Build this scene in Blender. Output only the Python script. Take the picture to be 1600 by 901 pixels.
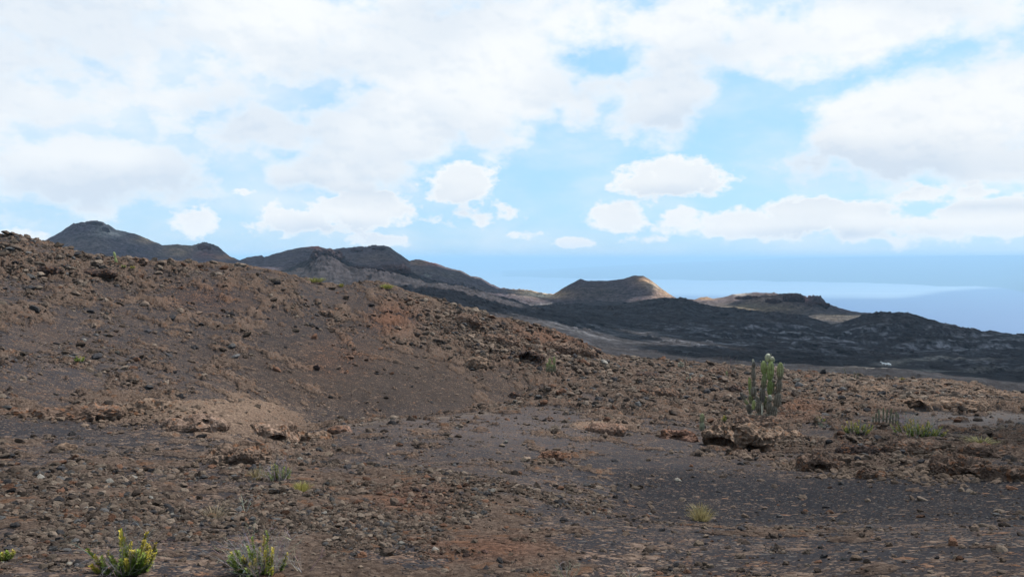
import bpy, bmesh, math, random
import numpy as np
from mathutils import Vector, Matrix, noise as mnoise

for o in list(bpy.data.objects): bpy.data.objects.remove(o)
scene = bpy.context.scene
C = scene.collection
R = math.radians
rng = np.random.default_rng(7)
random.seed(7)

# ------------------------------------------------------------------ camera
FPX = 1150.0                       # focal length in pixels of the 1600 wide photograph
CX, CY = 800.0, 450.5
PITCH = R(2.3)
cam_d = bpy.data.cameras.new("camera")
cam = bpy.data.objects.new("camera", cam_d); C.objects.link(cam)
cam_d.sensor_width = 36.0
cam_d.lens = 36.0*FPX/1600.0
cam_d.clip_start = 0.05; cam_d.clip_end = 300000.0
cam.location = (0, 0, 0)
cam.rotation_euler = (math.pi/2-PITCH, 0, 0)
scene.camera = cam

# ------------------------------------------------------------------ light
SUN_AZ, SUN_EL = R(46), R(50)      # azimuth measured from the view axis (+Y) towards +X
SUNV = Vector((math.sin(SUN_AZ)*math.cos(SUN_EL), math.cos(SUN_AZ)*math.cos(SUN_EL), math.sin(SUN_EL)))
sun_d = bpy.data.lights.new("sun", 'SUN'); sun_d.energy = 4.8; sun_d.angle = R(0.53)
sun_d.color = (1.0, 0.95, 0.87)
sun = bpy.data.objects.new("sun", sun_d); C.objects.link(sun)
sun.rotation_euler = (-SUNV).to_track_quat('-Z', 'Y').to_euler()
sun.location = SUNV*400

scene.view_settings.view_transform = 'Standard'
scene.view_settings.look = 'None'
scene.view_settings.exposure = 0.77
scene.view_settings.gamma = 1.0
scene.view_settings.use_curve_mapping = False
scene.render.engine = 'CYCLES'
scene.cycles.volume_bounces = 0
scene.cycles.max_bounces = 6
scene.cycles.diffuse_bounces = 2

# ------------------------------------------------------------------ node helpers
class NT:
    def __init__(self, tree): self.t = tree; self.n = tree.nodes; self.l = tree.links
    def node(self, typ, **kw):
        n = self.n.new(typ)
        for k, v in kw.items():
            if k.startswith('i_'):
                key = k[2:]
                n.inputs[int(key) if key.isdigit() else key].default_value = v
            else: setattr(n, k, v)
        return n
    def link(self, a, b): self.l.new(a, b)
    def _set(self, sock, v):
        if isinstance(v, bpy.types.NodeSocket): self.l.new(v, sock)
        else: sock.default_value = v
    def math(self, op, a, b=None, c=None, clamp=False):
        n = self.n.new('ShaderNodeMath'); n.operation = op; n.use_clamp = clamp
        self._set(n.inputs[0], a)
        if b is not None: self._set(n.inputs[1], b)
        if c is not None: self._set(n.inputs[2], c)
        return n.outputs[0]
    def vmath(self, op, a, b=None):
        n = self.n.new('ShaderNodeVectorMath'); n.operation = op
        self._set(n.inputs[0], a)
        if b is not None: self._set(n.inputs[1], b)
        return n.outputs['Value'] if op in ('LENGTH', 'DOT_PRODUCT') else n.outputs['Vector']
    def mix(self, f, a, b, blend='MIX'):
        n = self.n.new('ShaderNodeMix'); n.data_type = 'RGBA'; n.blend_type = blend
        self._set(n.inputs[0], f)
        for s, v in ((n.inputs[6], a), (n.inputs[7], b)):
            if isinstance(v, tuple) and len(v) == 3: v = v+(1,)
            self._set(s, v)
        return n.outputs[2]
    def ramp(self, v, lo, hi, a=0.0, b=1.0, smooth=True):
        n = self.n.new('ShaderNodeMapRange'); n.interpolation_type = 'SMOOTHSTEP' if smooth else 'LINEAR'
        self._set(n.inputs[0], v)
        for i, x in ((1, lo), (2, hi), (3, a), (4, b)): self._set(n.inputs[i], x)
        return n.outputs[0]
    def noise(self, vec, scale, detail=4, rough=0.55, out='Fac', dist=0.0):
        n = self.n.new('ShaderNodeTexNoise')
        self._set(n.inputs['Vector'], vec); n.inputs['Scale'].default_value = scale
        n.inputs['Detail'].default_value = detail; n.inputs['Roughness'].default_value = rough
        n.inputs['Distortion'].default_value = dist
        return n.outputs[0] if out == 'Fac' else n.outputs[1]
    def voronoi(self, vec, scale, feature='F1', rand=1.0):
        n = self.n.new('ShaderNodeTexVoronoi'); n.feature = feature
        self._set(n.inputs['Vector'], vec); n.inputs['Scale'].default_value = scale
        n.inputs['Randomness'].default_value = rand
        return n
def new_mat(name):
    m = bpy.data.materials.new(name); m.use_nodes = True
    nt = NT(m.node_tree); m.node_tree.nodes.clear()
    out = nt.node('ShaderNodeOutputMaterial')
    return m, nt, out

# ------------------------------------------------------------------ pixel <-> direction
def px_az(px): return np.arctan((np.asarray(px, float)-CX)/(FPX*math.cos(PITCH)))
def az_px(az): return CX+FPX*math.cos(PITCH)*np.tan(az)
def py_t(az, py):                   # tan(elevation) of the ray in azimuth az that meets photo row py
    k = (np.asarray(py, float)-CY)/FPX
    sp, cp = math.sin(PITCH), math.cos(PITCH)
    return np.cos(az)*(k*cp+sp)/(k*sp-cp)
def t_py(az, t):
    sp, cp = math.sin(PITCH), math.cos(PITCH)
    return CY-FPX*(np.cos(az)*sp+t*cp)/(np.cos(az)*cp-t*sp)

# ------------------------------------------------------------------ world / sky
world = bpy.data.worlds.new("World"); scene.world = world; world.use_nodes = True
wt = NT(world.node_tree); world.node_tree.nodes.clear()
wout = wt.node('ShaderNodeOutputWorld')
sky = wt.node('ShaderNodeTexSky', sky_type='NISHITA')
sky.sun_disc = False; sky.sun_elevation = SUN_EL; sky.sun_rotation = SUN_AZ
sky.altitude = 900; sky.air_density = 1.0; sky.dust_density = 1.6; sky.ozone_density = 1.0
tc = wt.node('ShaderNodeTexCoord')
dirv = wt.vmath('NORMALIZE', tc.outputs['Generated'])
sep = wt.node('ShaderNodeSeparateXYZ'); wt.link(dirv, sep.inputs[0])
azn = wt.math('ARCTAN2', sep.outputs[0], sep.outputs[1])
eln = wt.math('ARCSINE', sep.outputs[2])
comb = wt.node('ShaderNodeCombineXYZ'); wt.link(azn, comb.inputs[0]); wt.link(eln, comb.inputs[1])
uv = comb.outputs[0]                # sky coordinates in radians (azimuth, elevation)
# outlines are bent by a slow noise, then broken into billows by a fine one
n1 = wt.noise(dirv, 7.0, 2, 0.5, 'Color')
w1 = wt.vmath('MULTIPLY', wt.vmath('SUBTRACT', n1, (.5, .5, .5)), (.08, .05, 0))
uvw = wt.vmath('ADD', uv, w1)
def sky_ell(cx, cy, rx, ry, soft=0.55, src=None):
    """falls from 1 in the middle through .5 at the outline to 0"""
    a = float(px_az(cx)); e = math.atan(float(py_t(px_az(cx), cy)))
    d = wt.vmath('LENGTH', wt.vmath('MULTIPLY', wt.vmath('SUBTRACT', src or uvw, (a, e, 0)), (FPX/rx, FPX/ry, 0)))
    return wt.ramp(d, 1.0+soft*1.1, 1.0-soft*1.1, 0, 1, False)
def union(lst):
    r = lst[0]
    for x in lst[1:]: r = wt.math('MAXIMUM', r, x)
    return r
BIG = [(300, 40, 560, 120, .9, 1.1), (60, 140, 260, 105, .9, 1.0), (130, 260, 170, 75, .6, 1.1), (400, 205, 110, 48, .6, .9),
       (600, 205, 115, 75, .5, 1.2), (520, 262, 110, 42, .5, 1.05), (720, 90, 170, 110, .7, 1.2), (820, 160, 80, 52, .5, .95), (765, 185, 90, 55, .6, .9),
       (1040, 130, 80, 85, .5, 1), (950, 165, 90, 48, .5, .95), (1120, 50, 240, 62, .7, 1), (1320, 30, 180, 75, .7, 1), (1420, 25, 230, 48, .7, .95),
       (1500, 165, 200, 70, .5, 1), (1420, 215, 160, 78, .45, .97), (1330, 165, 75, 35, .6, .8), (1540, 230, 160, 66, .5, 1)]
SMALL = [(1050, 278, 88, 34, .4, .98), (725, 285, 62, 40, .5, .95), (740, 335, 70, 25, .7, .6), (788, 333, 20, 16, .5, .8),
         (565, 330, 76, 36, .45, 1.1), (470, 345, 80, 28, .7, .95), (590, 372, 54, 15, .6, .95), (305, 347, 34, 22, .6, 1.05),
         (380, 302, 36, 16, .9, .55), (405, 380, 22, 10, .8, .6), (190, 340, 70, 15, .8, .6), (970, 338, 48, 25, .5, 1.05),
         (1072, 346, 52, 22, .5, .95), (1262, 335, 66, 28, .4, 1.2), (1340, 342, 60, 28, .4, 1.15), (1190, 352, 130, 24, .6, 1.1),
         (1550, 335, 60, 28, .4, 1.15), (1450, 352, 140, 24, .7, 1.0), (1590, 348, 40, 18, .5, .9), (893, 380, 40, 9, .5, 1.0), (820, 366, 46, 9, .8, .5),
         (1500, 302, 110, 20, .7, .8), (1010, 372, 70, 9, .8, .5), (1170, 175, 45, 14, .9, .4), (700, 240, 30, 18, .9, .3), (40, 370, 70, 14, .8, .6)]
cl_big = union([wt.math('MULTIPLY', sky_ell(*b[:5]), b[5]) for b in BIG])
cl_small = union([wt.math('MULTIPLY', sky_ell(*b[:5], src=uv), b[5]) for b in SMALL])
# the broken cloud cover goes on outside the frame in the same manner
stretch = wt.vmath('MULTIPLY', dirv, (1, 1, 1.9))
gen = wt.noise(stretch, 3.2, 6, 0.55)
gen = wt.ramp(gen, .40, .62, 0, 1, False)
offv = wt.ramp(wt.math('ABSOLUTE', azn), .62, .75)
offe = wt.ramp(eln, .345, .43)
outside = wt.math('MAXIMUM', offv, offe)
outside = wt.math('MULTIPLY', outside, wt.ramp(eln, .02, .12))
cover = wt.math('MAXIMUM', cl_big, wt.math('MULTIPLY', gen, outside))
# veil: thin high cloud over the left and the top
veil = wt.noise(wt.vmath('MULTIPLY', dirv, (1, 1, 2.5)), 6.0, 5, 0.6)
veil = wt.math('MULTIPLY', wt.ramp(veil, .35, .75), .45)
left = wt.ramp(azn, -.02, -.5)
veil = wt.math('ADD', veil, wt.math('MULTIPLY', wt.math('MULTIPLY', left, .42), wt.ramp(eln, .03, .18, .3, 1.0)), clamp=True)
flat_ = wt.vmath('MULTIPLY', dirv, (1, 1, 1.7))
up = wt.vmath('ADD', flat_, (.008, 0, .026))
b1 = wt.noise(flat_, 11.0, 9, 0.60); b1u = wt.noise(up, 11.0, 5, 0.60)
b2 = wt.noise(flat_, 30.0, 8, 0.62); b2u = wt.noise(wt.vmath('ADD', flat_, (.004, 0, .012)), 30.0, 4, 0.62)
field = wt.math('ADD', cover, wt.math('MULTIPLY', wt.math('SUBTRACT', b1, .5), 2.3))
field_s = wt.math('ADD', cl_small, wt.math('MULTIPLY', wt.math('SUBTRACT', wt.math('ADD', wt.math('MULTIPLY', b2, .75), wt.math('MULTIPLY', b1, .25)), .5), 2.7))
field_s = wt.math('MULTIPLY', field_s, wt.ramp(cl_small, .02, .12))
dens_c = wt.math('MAXIMUM', wt.ramp(field, .22, .92), wt.ramp(field_s, .32, .78))
field = wt.math('MAXIMUM', field, field_s)
thick = wt.ramp(field, .55, 1.15)
cover3 = wt.math('MAXIMUM', dens_c, veil)
relief = wt.math('SUBTRACT', b1u, b1)                # more cloud above than here: the underside of a billow
relief = wt.math('ADD', relief, wt.math('MULTIPLY', wt.math('SUBTRACT', b2u, b2), .8))
low = wt.ramp(relief, -.06, .22)
base_e = union([sky_ell(1440, 268, 185, 30, .8, uv), sky_ell(130, 305, 160, 34, .8, uv), sky_ell(560, 300, 110, 16, .8, uv), sky_ell(1050, 306, 80, 12, .8, uv),
                sky_ell(728, 330, 66, 20, .8, uv), sky_ell(1300, 366, 160, 8, .8, uv), wt.math('MULTIPLY', sky_ell(120, 205, 260, 34, .8, uv), .4), sky_ell(1530, 322, 110, 9, .8, uv), sky_ell(480, 360, 100, 14, .8, uv), sky_ell(1030, 190, 120, 20, .8, uv)])
mott = wt.noise(wt.vmath('ADD', flat_, (3.1, 1.7, 0)), 5.0, 3, 0.5)
grey = wt.math('ADD', wt.math('MULTIPLY', base_e, .75), wt.math('ADD', wt.math('MULTIPLY', low, .24), wt.ramp(mott, .38, .66, 0, .60)), clamp=True)
grey = wt.math('MULTIPLY', grey, wt.math('SUBTRACT', wt.ramp(thick, 0, .6, .35, 1), wt.math('MULTIPLY', wt.ramp(cl_small, .1, .4), wt.math('SUBTRACT', .55, wt.math('MULTIPLY', base_e, .5)))), clamp=True)
ccol = wt.mix(grey, (1.0, 1.0, 1.0), (.72, .795, .89))
SKY_S = 0.1
skyc = wt.mix(1.0, sky.outputs[0], (1.0*SKY_S, 1.0*SKY_S, 1.0*SKY_S), 'MULTIPLY')
paleblue = wt.mix(.80, skyc, (.225, .42, .60))
cstr = wt.mix(1.0, ccol, (.572, .59, .602), 'MULTIPLY')
final = wt.mix(cover3, paleblue, cstr)
# colour is brought back to scene strength at the Background (inside the usual range)
final10 = wt.mix(1.0, final, (10, 10, 10), 'MULTIPLY')
for nd in wt.n:
    if nd.bl_idname == 'ShaderNodeMix': nd.clamp_result = False
bg = wt.node('ShaderNodeBackground'); wt.link(final10, bg.inputs[0]); bg.inputs[1].default_value = 0.1
wt.link(bg.outputs[0], wout.inputs[0])
world.cycles.sampling_method = 'MANUAL'; world.cycles.sample_map_resolution = 512

# ------------------------------------------------------------------ numpy noise
def _hash(ix, iy, seed):
    h = (ix.astype(np.int64)*374761393+iy.astype(np.int64)*668265263+seed*1442695041) & 0xffffffff
    h = ((h ^ (h >> 13))*1274126177) & 0xffffffff
    return (h ^ (h >> 16)) & 0xffffffff
GA = np.linspace(0, 2*np.pi, 257)[:256]
GX, GY = np.cos(GA), np.sin(GA)
def perlin(x, y, seed=0):
    x0 = np.floor(x); y0 = np.floor(y)
    fx = x-x0; fy = y-y0
    u = fx*fx*fx*(fx*(fx*6-15)+10); v = fy*fy*fy*(fy*(fy*6-15)+10)
    def g(ox, oy):
        h = _hash(x0+ox, y0+oy, seed) & 255
        return GX[h]*(fx-ox)+GY[h]*(fy-oy)
    a = g(0, 0); b = g(1, 0); c = g(0, 1); d = g(1, 1)
    return ((a+(b-a)*u)+((c+(d-c)*u)-(a+(b-a)*u))*v)*1.5
def fbm(x, y, octs=4, gain=.5, seed=0, ridged=False):
    s = 0; amp = 1; tot = 0
    for i in range(octs):
        n = perlin(x*2**i+i*13.7, y*2**i-i*7.3, seed+i*31)
        if ridged: n = 1-2*np.abs(n)
        s = s+n*amp; tot += amp; amp *= gain
    return s/tot
def sstep(a, b, x):
    t = np.clip((x-a)/(b-a), 0, 1); return t*t*(3-2*t)
def pchip(xk, yk, x):
    """xk,yk (K,N) knots per column; x (M,) or (M,N); monotone cubic through the knots, per column."""
    h = np.diff(xk, axis=0); dl = np.diff(yk, axis=0)/h
    K, N = xk.shape
    m = np.zeros_like(yk)
    w1_ = 2*h[1:]+h[:-1]; w2_ = h[1:]+2*h[:-1]
    same = dl[1:]*dl[:-1] > 0
    with np.errstate(divide='ignore', invalid='ignore'):
        hm = (w1_+w2_)/(w1_/dl[:-1]+w2_/dl[1:])
    m[1:-1] = np.where(same, hm, 0); m[0] = dl[0]; m[-1] = dl[-1]
    out = np.empty((len(x), N))
    cols = np.arange(N)
    for i, xv in enumerate(x):
        k = np.clip((xk <= xv).sum(axis=0)-1, 0, K-2)
        hk = h[k, cols]; t = np.clip((xv-xk[k, cols])/hk, 0, 1)
        out[i] = ((2*t**3-3*t**2+1)*yk[k, cols]+(t**3-2*t**2+t)*hk*m[k, cols]
                  + (-2*t**3+3*t**2)*yk[k+1, cols]+(t**3-t**2)*hk*m[k+1, cols])
    return out

# ------------------------------------------------------------------ lie of the land: lines of known distance, read off the place
def L(*pts): return pts
lines = [
 L((0,901,4.0),(1600,901,4.0)),
 L((0,800,6.6),(900,806,6.6),(1000,814,6.6),(1250,832,6.3),(1400,826,6.4),(1600,822,6.5)),
 L((0,780,7.3),(800,785,7.6),(1000,806,8.4),(1250,826,8.4),(1600,816,8.6)),
 L((0,715,11),(250,715,11),(350,705,11.5),(450,722,11.5),(700,725,12),(1000,742,14),(1250,752,14),(1600,750,14)),
 L((0,652,16),(150,657,16),(300,655,16.5),(450,690,16),(540,672,20),(620,660,22),(700,655,25),(800,640,29),(860,620,34),(940,602,42),(1050,624,38),(1150,668,30),(1250,668,30),(1400,683,26),(1600,692,25)),
 L((0,642,20),(150,645,21),(300,636,22),(450,664,27),(540,668,28),(620,655,30),(700,645,33),(800,624,38),(860,602,42),(940,588,50),(1050,603,46),(1200,642,37),(1400,657,34),(1600,668,32)),
 L((0,560,27),(300,580,31),(540,612,34),(700,602,38),(800,583,43),(860,577,47),(940,574,55),(1050,590,54),(1200,615,48),(1400,627,45),(1600,645,42)),
 L((0,460,38),(300,500,41),(540,530,43),(700,540,46),(800,545,50),(860,560,54),(940,565,60),(1050,578,62),(1200,597,59),(1400,611,57),(1600,632,53)),
 L((-100,368,52),(0,372,52),(20,370,52),(40,374,52),(100,393,52),(150,406,52),(180,410,52),(195,407,52),(240,411,53),(300,413,53),(380,417,54),(430,425,54),(470,434,54),(520,446,55),(540,448,55),(570,444,56),(600,446,57),(640,458,57),(700,476,57),(760,493,58),(800,505,59),(850,521,61),(900,537,63),(940,557,65),(1000,563,68),(1050,569,70),(1100,573,71),(1200,582,71),(1300,590,70),(1400,598,68),(1500,602,66),(1530,605,65),(1570,617,63),(1600,622,62)),
 'H', 'H2',
 L((0,600,190),(700,600,190),(940,605,190),(1200,622,190),(1600,650,190)),
 L((0,500,290),(600,500,290),(800,514,290),(940,549,290),(1000,556,290),(1200,577,290),(1400,586,290),(1600,607,290)),
 L((0,470,450),(600,470,450),(800,497,450),(1000,530,450),(1200,549,450),(1400,564,450),(1600,582,450)),
 L((0,450,640),(500,442,640),(640,452,640),(700,463,640),(800,486,640),(1000,507,620),(1200,528,600),(1400,545,580),(1600,560,560)),
 L((0,440,860),(380,430,860),(440,426,860),(475,419,860),(490,411,860),(505,404,860),(520,405,860),(535,413,860),(550,424,860),(575,423,860),(595,427,860),(640,436,860),(680,446,860),(700,450,850),(760,467,840),(800,476,830),(830,483,820),(880,480,810),(900,478,810),(960,480,800),(1000,476,800),(1040,472,800),(1070,472,790),(1090,480,790),(1120,485,790),(1180,491,780),(1250,500,770),(1300,510,760),(1330,507,760),(1350,500,760),(1400,497,760),(1440,503,750),(1460,504,750),(1500,517,740),(1535,523,740),(1560,522,730),(1600,528,720)),
 'L2',
 L((0,430,1150),(300,420,1150),(400,415,1150),(500,413,1150),(600,424,1150),(640,432,1150),(700,445,1150),(760,460,1130),(800,464,1100),(860,477,1060),(900,479,1040),(1000,476,1030),(1060,479,1020),(1100,483,1000),(1200,491,980),(1260,500,960),(1300,503,950),(1400,507,940),(1600,545,930)),
 L((-60,410,1500),(0,400,1500),(70,379,1500),(90,368,1500),(105,361,1500),(120,354,1500),(150,348,1500),(160,350,1500),(168,355,1500),(185,362,1500),(215,368,1500),(235,376,1500),(255,385,1480),(265,384,1480),(280,382,1480),(300,386,1480),(310,384,1480),(320,382,1480),(345,391,1480),(360,402,1480),(375,408,1480),(390,403,1460),(410,400,1460),(413,404,1460),(440,396,1450),(470,389,1450),(497,387,1450),(515,392,1450),(550,391,1440),(577,390,1430),(595,387,1430),(605,387,1430),(620,395,1420),(640,409,1420),(655,407,1410),(680,413,1400),(700,420,1400),(720,423,1400),(735,432,1390),(750,435,1380),(765,445,1370),(778,453,1360),(800,455,1340),(835,456,1300),(850,460,1280),(865,461,1260),(880,452,1250),(897,442,1250),(907,437,1250),(915,440,1250),(950,440,1250),(975,437,1250),(990,432,1250),(1005,432,1250),(1020,440,1240),(1035,452,1240),(1060,468,1230),(1068,467,1220),(1085,469,1200),(1095,466,1190),(1105,465,1190),(1115,469,1190),(1130,467,1190),(1150,461,1190),(1185,459,1190),(1205,461,1180),(1225,464,1160),(1242,463,1160),(1256,468,1150),(1262,470,1150),(1270,468,1150),(1285,472,1140),(1292,478,1140),(1325,486,1130),(1345,490,1120),(1385,492,1110),(1395,493,1110),(1420,500,1110),(1600,548,1100)),
 'N2', 'O', 'P', 'Q']

# azimuth columns
az_in = px_az(np.linspace(-40, 1640, 960))
az_lo = np.linspace(-math.pi, az_in[0], 46)[:-1]
az_hi = np.linspace(az_in[-1], math.pi, 46)[1:]
AZ = np.concatenate([az_lo, az_in, az_hi]); NC = len(AZ)
A0, A1 = float(px_az(0)), float(px_az(1600))
azc = np.clip(AZ, A0, A1)
backw = np.where(AZ > A1, (AZ-A1)/(2*math.pi-(A1-A0)), np.where(AZ < A0, 1+(AZ-A0)/(2*math.pi-(A1-A0)), 0))
def line_rt(pts):
    px = np.array([p[0] for p in pts], float); py = np.array([p[1] for p in pts], float); rr = np.array([p[2] for p in pts], float)
    u = az_px(azc)
    r = np.interp(u, px, rr); y = np.interp(u, px, py); t = py_t(azc, y)
    out = (AZ > A1) | (AZ < A0)
    for arr in (r, t):
        lo = arr[np.searchsorted(AZ, A0)]; hi = arr[np.searchsorted(AZ, A1)-1]
        arr[out] = (hi+(lo-hi)*backw[out])
    return r, t
RK = [np.full(NC, .35), np.full(NC, 1.7)]; TK = [np.full(NC, -1.7/.35), np.full(NC, -1.0)]
for ln in lines:
    if ln == 'H':   r = RK[-1]*1.35; t = TK[-1]-.05
    elif ln == 'H2': r = RK[-1]*1.3; t = np.minimum(TK[-1]-.05, -.19)
    elif ln == 'L2': r = RK[-1]+110; t = TK[-1]-.012
    elif ln == 'N2': r = RK[-1]+160; t = TK[-1]-.016
    elif ln == 'O': r = np.full(NC, 2300.); t = np.full(NC, -.135)
    elif ln == 'P': r = np.full(NC, 3600.); t = np.full(NC, -.19)
    elif ln == 'Q': r = np.full(NC, 5800.); t = np.full(NC, -.185)
    else: r, t = line_rt(ln)
    RK.append(r); TK.append(t)
RK = np.log(np.array(RK)); TK = np.array(TK)
rows = np.concatenate([np.geomspace(.35, 3.2, 12)[:-1], np.geomspace(3.2, 20, 240)[:-1], np.geomspace(20, 74, 400)[:-1],
                       np.geomspace(74, 250, 26)[:-1], np.geomspace(250, 720, 120)[:-1], np.geomspace(720, 1560, 190)[:-1], np.geomspace(1560, 5800, 24)])
NR = len(rows)
T = pchip(RK, TK, np.log(rows))                       # (NR,NC) tan elevation seen from the viewpoint
RR = np.repeat(rows[:, None], NC, 1)
X = RR*np.sin(AZ)[None, :]; Y = RR*np.cos(AZ)[None, :]
Z = T*RR
U = np.repeat(az_px(azc)[None, :], NR, 0)             # columns / rows of the photograph that each spot falls on:
V = t_py(azc[None, :], T)                             # used to look up which soil and which painted shade lie where
def blob(cx, cy, rx, ry, p=2.0):
    return np.exp(-(np.abs((U-cx)/rx)**p+np.abs((V-cy)/ry)**p))
def box(x0, x1, y0, y1, s=12.0):
    return sstep(x0-s, x0+s, U)*(1-sstep(x1-s, x1+s, U))*sstep(y0-s*.6, y0+s*.6, V)*(1-sstep(y1-s*.6, y1+s*.6, V))
NEARM = (RR < 90)
# crust amount (how much brown lava crust / scoria lies on the ash)
crust = np.full((NR, NC), .46)
def mixm(a, m, v): return a+(v-a)*m
crust = mixm(crust, blob(640, 600, 150, 60), .16)
crust = mixm(crust, blob(430, 560, 70, 60), .36)
crust = mixm(crust, box(960, 1640, 735, 818), .10)
crust = mixm(crust, blob(1000, 730, 170, 45), .16)
crust = mixm(crust, blob(60, 672, 150, 14), .08)
crust = mixm(crust, blob(230, 685, 120, 12)*.8, .18)
crust = mixm(crust, blob(500, 650, 60, 14), .15)
crust = mixm(crust, blob(770, 700, 160, 22), .38)
crust = mixm(crust, blob(820, 660, 120, 20), .35)
crust = mixm(crust, blob(780, 530, 130, 48), .95)
crust = mixm(crust, blob(890, 565, 80, 34), .95)
crust = mixm(crust, blob(700, 490, 90, 30), .85)
crust = mixm(crust, box(960, 1640, 560, 645), .82)
crust = mixm(crust, blob(1550, 652, 130, 12), .12)
crust = mixm(crust, blob(1200, 620, 260, 36), .85)
crust = mixm(crust, blob(90, 415, 190, 30), .78)
crust = mixm(crust, blob(330, 440, 200, 20), .6)
crust = mixm(crust, blob(150, 800, 260, 90), .66)
crust = mixm(crust, blob(640, 820, 260, 60), .72)
crust = mixm(crust, blob(380, 655, 90, 30), .8)
crust = mixm(crust, blob(120, 640, 160, 10), .8)
crust = mixm(crust, blob(1400, 715, 180, 26), .6)
crust = mixm(crust, blob(1450, 870, 220, 40), .42)
crust = mixm(crust, blob(1000, 850, 120, 40), .5)
red = .55*blob(760, 860, 110, 18)+.6*blob(640, 790, 60, 20)+.6*blob(610, 500, 40, 24)+.5*blob(1250, 645, 40, 14)+.4*blob(320, 470, 60, 20)+.5*blob(530, 560, 50, 30)+.4*blob(870, 530, 90, 30)
red = np.clip(red, 0, 1)
rough = .35*np.ones((NR, NC))
rough = mixm(rough, blob(800, 535, 140, 45), 1.0)
rough = mixm(rough, blob(890, 565, 80, 34), 1.0)
rough = mixm(rough, box(960, 1640, 565, 645), .8)
rough = mixm(rough, blob(90, 420, 200, 30), .8)
rough = mixm(rough, blob(1400, 715, 180, 26), .7)
rough = mixm(rough, np.clip(1.5*blob(350, 658, 120, 26), 0, 1), .10)
rough = mixm(rough, blob(640, 600, 150, 60), .12)
rough = mixm(rough, box(960, 1640, 735, 818), .1)
near_w = 1-sstep(75, 150, RR)
# relief of the near ground
k1 = np.clip(RR/14, .25, 1)
z = Z.copy()
z += near_w*k1*(.22*fbm(X/7, Y/7, 2, seed=1))
z += near_w*np.clip(RR/20, .25, 1)*rough*(.16*fbm(X/2.2, Y/2.2, 3, seed=2))
domes = near_w*(.50*blob(398, 660, 62, 17, 2.4)+.30*blob(290, 655, 60, 12, 2.4)+.16*blob(925, 668, 50, 9, 2.4)+.14*blob(528, 674, 26, 7))
z += domes
nz = fbm(X/2.6, Y/2.6, 5, .6, seed=5)
nz2 = fbm(X/.7, Y/.7, 4, .6, seed=6)
slope_streak = fbm((X*.8+Y*.2)/1.3, (Y*.9-X*.2)/5.0, 4, .6, seed=9)
nn = .55*nz+.35*nz2+.45*slope_streak
th = .44-crust*.85
plate = sstep(th, th+.07, nn)
plate2 = sstep(th+.16, th+.20, nn+.25*nz2)
jag = fbm(X/.45, Y/.45, 4, .6, seed=12, ridged=True)
scale_h = np.clip(RR/30, .12, 1)
z += near_w*plate*scale_h*(.025+.12*rough)*(1+.25*jag)
z += near_w*plate2*scale_h*(.03+.15*rough)*(1+.25*jag)
z += near_w*scale_h*(.01+.11*rough)*fbm(X/1.3, Y/1.3, 3, .5, seed=14, ridged=True)*(.3+.7*plate)
z += near_w*np.clip(RR/30, .06, .6)*(.02+.03*rough)*fbm(X/.16, Y/.16, 3, .6, seed=15)
# relief of the far lava fields and cones
far_w = sstep(110, 260, RR)
lavaf = far_w*(1-sstep(900, 1050, RR))
crag = np.clip(blob(505, 412, 40, 16)+.8*blob(600, 432, 80, 12)+.6*blob(720, 470, 160, 26)+.15*blob(1050, 480, 90, 12)+.8*blob(1240, 468, 50, 9)+.6*blob(150, 356, 50, 12)
               + .4*blob(1400, 500, 70, 10)+.4*blob(1500, 518, 60, 9)+.4*blob(1240, 500, 60, 9)+.6*blob(1285, 474, 30, 8)+.5*blob(330, 386, 30, 6)+.4*blob(120, 358, 40, 8)+.5*blob(590, 388, 20, 4)+.4*blob(330, 388, 40, 8)+.6*blob(570, 392, 40, 4), 0, 1)
z += lavaf*(RR/500)*(1.9*fbm(X/60, Y/60, 5, .55, seed=21, ridged=True)+.9*fbm(X/14, Y/14, 4, .6, seed=22, ridged=True)*sstep(520, 300, RR))
wrpx = X+60*fbm(X/90, Y/90, 2, seed=77); wrpy = Y+50*fbm(X/70+9, Y/70, 2, seed=78)
flow = fbm(wrpx/85, wrpy/38, 5, .62, seed=25)
flowm = sstep(.14, .20, flow)*lavaf
z += flowm*1.5*np.clip(RR/450, .5, 1.1)
z += far_w*crag*11*np.maximum(0, fbm(X/24, Y/24, 5, .66, seed=23, ridged=True)-.1)
conw = sstep(950, 1150, RR)*(1-sstep(1600, 2400, RR))
z += conw*(3.0*fbm(X/120, Y/120, 4, .5, seed=24)+2.4*fbm(X/30, Y/30, 5, .62, seed=27, ridged=True)*(.35+sstep(-.1, .3, fbm(X/160, Y/160, 2, seed=29))))
z += sstep(1600, 2600, RR)*40*fbm(X/900, Y/900, 4, .5, seed=28)
z += far_w*(crag*3.2+conw*.8)*fbm(X/9, Y/14, 3, .6, seed=91)
z += lavaf*(RR/500)*2.2*fbm(X/22, Y/22, 4, .62, seed=92, ridged=True)*sstep(-.1, .3, fbm(X/120, Y/90, 2, seed=93))
z = z.astype(np.float64)
TZ = z/RR                                            # true elevation tangent, relief included
H_MAX = np.maximum.accumulate(TZ, axis=0)

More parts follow.
